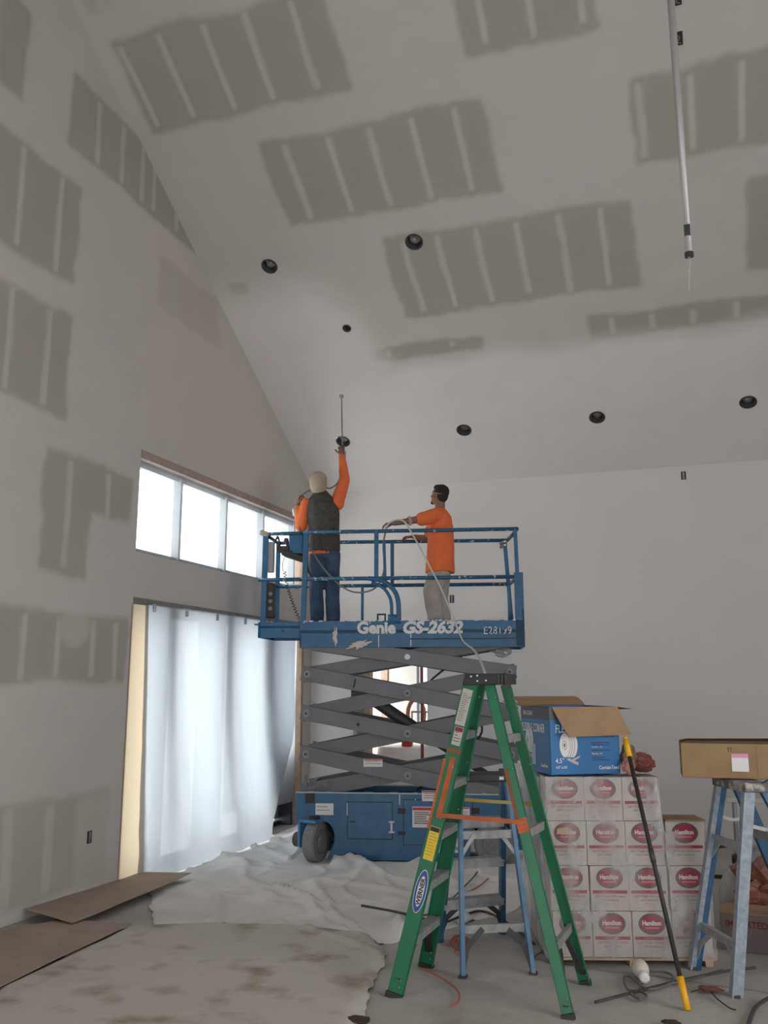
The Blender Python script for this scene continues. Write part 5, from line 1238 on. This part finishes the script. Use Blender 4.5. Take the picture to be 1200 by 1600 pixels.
# cords and rods on the floor
def line(name, pts, r, m, lab, cat, zo=.02): 
    b = NB(); tube(b, [fl(x, y, zo + r) for x, y in pts], r, 6); return tag(obj(name, b, m), lab, cat)
line('red_cable', [(655, 1512), (690, 1528), (715, 1548), (716, 1565), (706, 1572)], .006, M_CORD, 'thin red cord curving between the feet of the green ladder', 'cord')
line('red_cable', [(785, 1352), (768, 1368), (748, 1385), (722, 1398), (705, 1410)], .006, M_CORD, 'reddish cord lying on the cloth behind the blue ladder steps', 'cord')
line('red_cable', [(700, 1475), (712, 1462), (708, 1480), (722, 1465), (735, 1470), (712, 1488), (715, 1462), (740, 1475)], .008, M_CORD, 'tangle of red cord at the foot of the rear blue ladder', 'cord')
line('orange_cable', [(725, 1364), (752, 1362), (785, 1372)], .005, mat('orange_cord', (.55, .3, .12), .6), 'short orange cord on the cloth behind the blue ladder', 'cord')
line('metal_rod', [(565, 1415), (620, 1425), (668, 1437)], .011, M_DKG, 'dark thin rod lying on the cloth left of the green ladder', 'rod', .06)
line('metal_rod', [(655, 1432), (690, 1418), (740, 1370), (750, 1352)], .006, M_DKG, 'dark bent rod running behind the green ladder', 'rod', .05)
line('black_cable', [(700, 1440), (730, 1428), (755, 1424), (790, 1440), (835, 1475)], .009, M_DK, 'dark cord draped between the feet of the rear blue ladder', 'cord')
line('metal_rod', [(930, 1566), (1000, 1548), (1060, 1533), (1130, 1518), (1180, 1512)], .009, M_DKG, 'long dark rod on the cloth in front of the cartons', 'rod')
line('hose_coil', [(1130, 1515), (1080, 1530), (1030, 1540), (985, 1548), (975, 1528), (985, 1526), (1010, 1545), (1045, 1538), (1050, 1524), (1030, 1518), (1005, 1522), (1000, 1545), (1010, 1556), (1000, 1562), (985, 1552)], .008, mat('dark_hose', (.13, .125, .12), .6), 'loosely coiled dark hose on the floor in front of the pallet', 'hose')
line('cable', [(1200, 1560), (1180, 1575), (1168, 1605)], .012, M_DKG, 'dark cable curving off the bottom right corner', 'cable')
line('twig_cord', [(1080, 1550), (1105, 1545), (1120, 1560), (1140, 1575), (1150, 1578)], .004, MS, 'thin tangled brown string near the right ladder foot', 'string')
crumple('debris', fl(1110, 1546, .03), .035, mat('rusty_debris', (.16, .07, .06), .9), 'small rusty clump between the pole tip and the right ladder', 'debris', (1.8, .8, .4), 20.)
# foam gun-like white bottle
c0 = fl(1000, 1512, .06); c1 = fl(1012, 1540, .035)
t = thing('foam_bottle', 'white and cream rounded bottle lying on the hose before the pallet', 'bottle', c0)
b = NB(); d = (c1-c0); Mb2 = Matrix.Translation(c0) @ d.to_track_quat('Z', 'Y').to_matrix().to_4x4()
lathe(b, [(.001, -.05), (.03, -.045), (.048, -.02), (.052, .02), (.046, .06), (.030, .09), (.022, .10)], n=24, M=Mb2); obj('bulb', b, M_CREAM, t, smooth=True)
b = NB(); lathe(b, [(.024, .10), (.032, .12), (.032, .16), (.02, .165), (.001, .165)], n=20, M=Mb2); obj('white_cap', b, M_WHITE, t, smooth=True)

# ================================================================== CLUTTER BEHIND THE RIGHT LADDER
# hand truck
t = thing('hand_truck', 'dark hand truck with bent handle behind the right ladder', 'hand truck', (.15, 8.0, 0))
hy = 8.0
P_ = lambda x, y, Y=hy: atY(x, y, Y)
b = NB(); tube(b, [P_(1112, 1326), P_(1120, 1322), P_(1135, 1320), P_(1150, 1322), P_(1160, 1332), P_(1166, 1360), P_(1166, 1420), P_(1166, 1468)], .022, 10, k=3); obj('frame', b, M_DKG, t, smooth=True)
b = NB(); tube(b, [P_(1100, 1345), P_(1108, 1330), P_(1116, 1324)], .024, 10, k=3); obj('grip', b, M_DK, t, smooth=True)
b = NB(); bx(b, *sorted((P_(1146, 1380).x, P_(1163, 1380).x)), hy-.05, hy+.05, P_(1150, 1392).z, P_(1150, 1335).z); obj('motor_housing', b, M_DK, t, bev=.02)
b = NB(); tube(b, [P_(1180, 1305), P_(1192, 1312), P_(1197, 1330), P_(1199, 1345)], .022, 8, k=3); obj('upper_handle', b, M_DKG, t, smooth=True)
b = NB(); bx(b, *sorted((P_(1112, 1400).x, P_(1160, 1400).x)), hy+.06, hy+.08, P_(1130, 1376).z, P_(1130, 1370).z); obj('cross_rod', b, M_DKG, t)
# plastic jug
pj_ = fl(1120, 1422); b = NB(); lathe(b, [(.001, 0), (.13, .0), (.14, .05), (.14, .26), (.10, .36), (.05, .40), (.05, .44), (.001, .44)], c=(.16, 7.75, 0), n=28)
tag(obj('plastic_jug', b, mat('cloudy_plastic', (.50, .49, .47), .4, nscale=8, namt=.2), smooth=True), 'cloudy pale plastic jug behind the left leg of the right ladder', 'jug')
# white boards / folding table edge
t = thing('folding_table', 'low white folding table against the back wall at right', 'table', (.7, 9.6, 0))
b = NB(); bx(b, .15, 1.9, 9.3, 10.0, .72, .76); obj('tabletop', b, mat('off_white_top', (.52, .51, .49), .7), t, bev=.006)
for x in (.22, 1.8):
    for y in (9.36, 9.9):
        b = NB(); cyl(b, (x, y, 0), (x, y, .72), .014, 10); obj('leg', b, M_STEEL, t)
b = NB(); bx(b, .2, 1.85, 9.62, 9.66, .25, .28); obj('stretcher', b, M_STEEL, t)
crumple('trash_bag', (.50, 7.55, .24), .25, M_DRED, 'shiny brown-red plastic bag heaped behind the right ladder', 'bag', (1.5, .9, .95), 3., .5)
crumple('trash_bag', (.80, 7.35, .20), .24, mat('rusty_bag', (.22, .085, .05), .45, nscale=6, namt=.4, bump=.8, bscale=14), 'rust-coloured plastic bag at the right edge behind the ladder leg', 'bag', (1.2, .9, .9), 13., .45)
crumple('black_bag', (.72, 7.9, .50), .16, mat('black_plastic', (.03, .028, .03), .3), 'black plastic bundle on top of the red bags at the right edge', 'bag', (1.2, .8, .8), 23., .4)
BX = Matrix.Translation(V((.02, 7.05, .004))) @ Matrix.Rotation(radians(-4), 4, 'Z')
t = thing('grey_carton', 'low grey carton with red lettering on the floor behind the right ladder', 'carton', (.02, 7.05, 0))
b = NB(); bx(b, 0, .36, 0, .30, 0, .24, BX); obj('carton_body', b, mat('grey_brown_carton', (.20, .165, .15), .8, nscale=7, namt=.2), t, bev=.004)
b = NB(); bx(b, -.01, .37, -.01, .30, .24, .246, BX); obj('carton_lid', b, M_CARD, t)
text('carton_lettering', 'IMPORTED', .06, BX @ FR(.03, .155, -.002), mat('dark_red_print', (.17, .02, .03), .6), t, bold=.02, sx=.95)
b = NB(); bx(b, 0, .36, -.002, 0, .0, .10, BX); obj('printed_panel', b, mat('mauve_print', (.16, .13, .15), .7), t)
b = NB(); M = Matrix.Translation(V((.42, 6.95, 0))) @ Matrix.Rotation(radians(35), 4, 'Z'); bx(b, 0, .05, 0, .12, 0, .33, M); t = tag(obj('upright_packet', b, M_BOXW, bev=.005), 'narrow white and maroon packet standing beside the grey carton', 'packet')
b = NB(); bx(b, .0, .05, -.002, 0, .02, .24, M); obj('maroon_panel', b, M_MAR, t)

crumple('plastic_scrap', LW(2.14, .30, 2.13), .075, film_mat('crumpled_clear_plastic', .5, .35, .2, (.75, .76, .78)), 'crumpled clear plastic hanging under the right end of the platform', 'plastic', (1.3, .6, .6), 31., .5)

# ================================================================== THINGS IN THE FAR ROOM
t = thing('draped_table', 'table under a dusty white sheet seen through the doorway', 'table', (-4.1, 13.2, 0))
b = NB()
vs = []
k = 40
for j in range(9):
    for i in range(k):
        a_ = 2*pi*i/k; ex = 1.0 + (.0 if j < 2 else .10*(j/8)*(1+.6*sin(a_*7+nz(a_, 1.)*3)))
        cx = math.copysign(abs(cos(a_))**.35, cos(a_)); cy = math.copysign(abs(sin(a_))**.35, sin(a_))
        r_ = .96 if j == 0 else 1.
        vs.append(b.verts.new((-4.1 + .52*cx*ex*r_, 13.2 + .36*cy*ex*r_, .90 - (0 if j == 0 else .015+.86*(j-1)/7.))))
for j in range(8):
    for i in range(k): b.faces.new((vs[j*k+i], vs[j*k+(i+1) % k], vs[(j+1)*k+(i+1) % k], vs[(j+1)*k+i]))
b.faces.new(vs[:k][::-1]); obj('dust_sheet', b, M_CL1, t, smooth=True)
for x in (-4.5, -3.7):
    for y in (12.95, 13.45):
        b = NB(); cyl(b, (x, y, 0), (x, y, .85), .02, 8); obj('leg', b, M_WOOD, t)
t = thing('paint_sprayer', 'grey paint sprayer on the draped table, seen through the scissor arms', 'paint sprayer', (-3.95, 13.2, .905))
b = NB(); bx(b, -4.02, -3.80, 13.1, 13.3, .93, 1.22); obj('motor_body', b, mat('dusty_grey', (.28, .26, .25), .8), t, bev=.03)
for x in (-4.12, -3.74):
    b = NB(); cyl(b, (x, 13.1, .905), (x, 13.1, 1.40), .014, 8); obj('leg', b, M_STEEL, t)
b = NB(); cyl(b, (-4.12, 13.1, 1.40), (-3.74, 13.1, 1.40), .014, 8); obj('handle', b, M_STEEL, t)
b = NB()
for k in range(4):
    rr = .16 + .012*(k % 2); tube(b, [V((-4.02 + rr*.8*cos(a_*pi/8), 13.02-.018*k, 1.36 + rr*1.35*sin(a_*pi/8))) for a_ in range(17)], .018, 8, k=0)
tag(obj('hose_coil', b, mat('tan_hose', (.45, .24, .13), .6), smooth=True), 'coiled tan hose hanging on the sprayer beyond the doorway', 'hose')
b = NB(); bx(b, -3.73, -3.62, 13.12, 13.25, .905, 1.10); tag(obj('red_box', b, M_REDM, bev=.006), 'small red box beside the sprayer on the draped table', 'box')
b = NB(); bx(b, -4.22, -4.08, 12.84, 12.92, .95, 1.06); tag(obj('red_tin', b, M_REDM, bev=.006), 'red tin at the front edge of the draped table', 'tin'); bpy.data.objects['red_tin'].location.z = -.045; bpy.data.objects['red_tin'].location.y = .06
b = NB(); cyl(b, (-3.60, 11.9, 0), (-3.60, 11.9, 2.9), .022, 12); tag(obj('red_pipe', b, mat('maroon_pipe', (.22, .05, .06), .5), smooth=True), 'thin maroon upright pipe just inside the right side of the doorway', 'pipe')

for o in list(bpy.data.objects):
    for k in ('_o', '_local'):
        if k in o: del o[k]
    if o.parent is not None:
        for k in ('category', 'group', 'label'):
            if k in o and o.get('kind') != 'structure': del o[k]
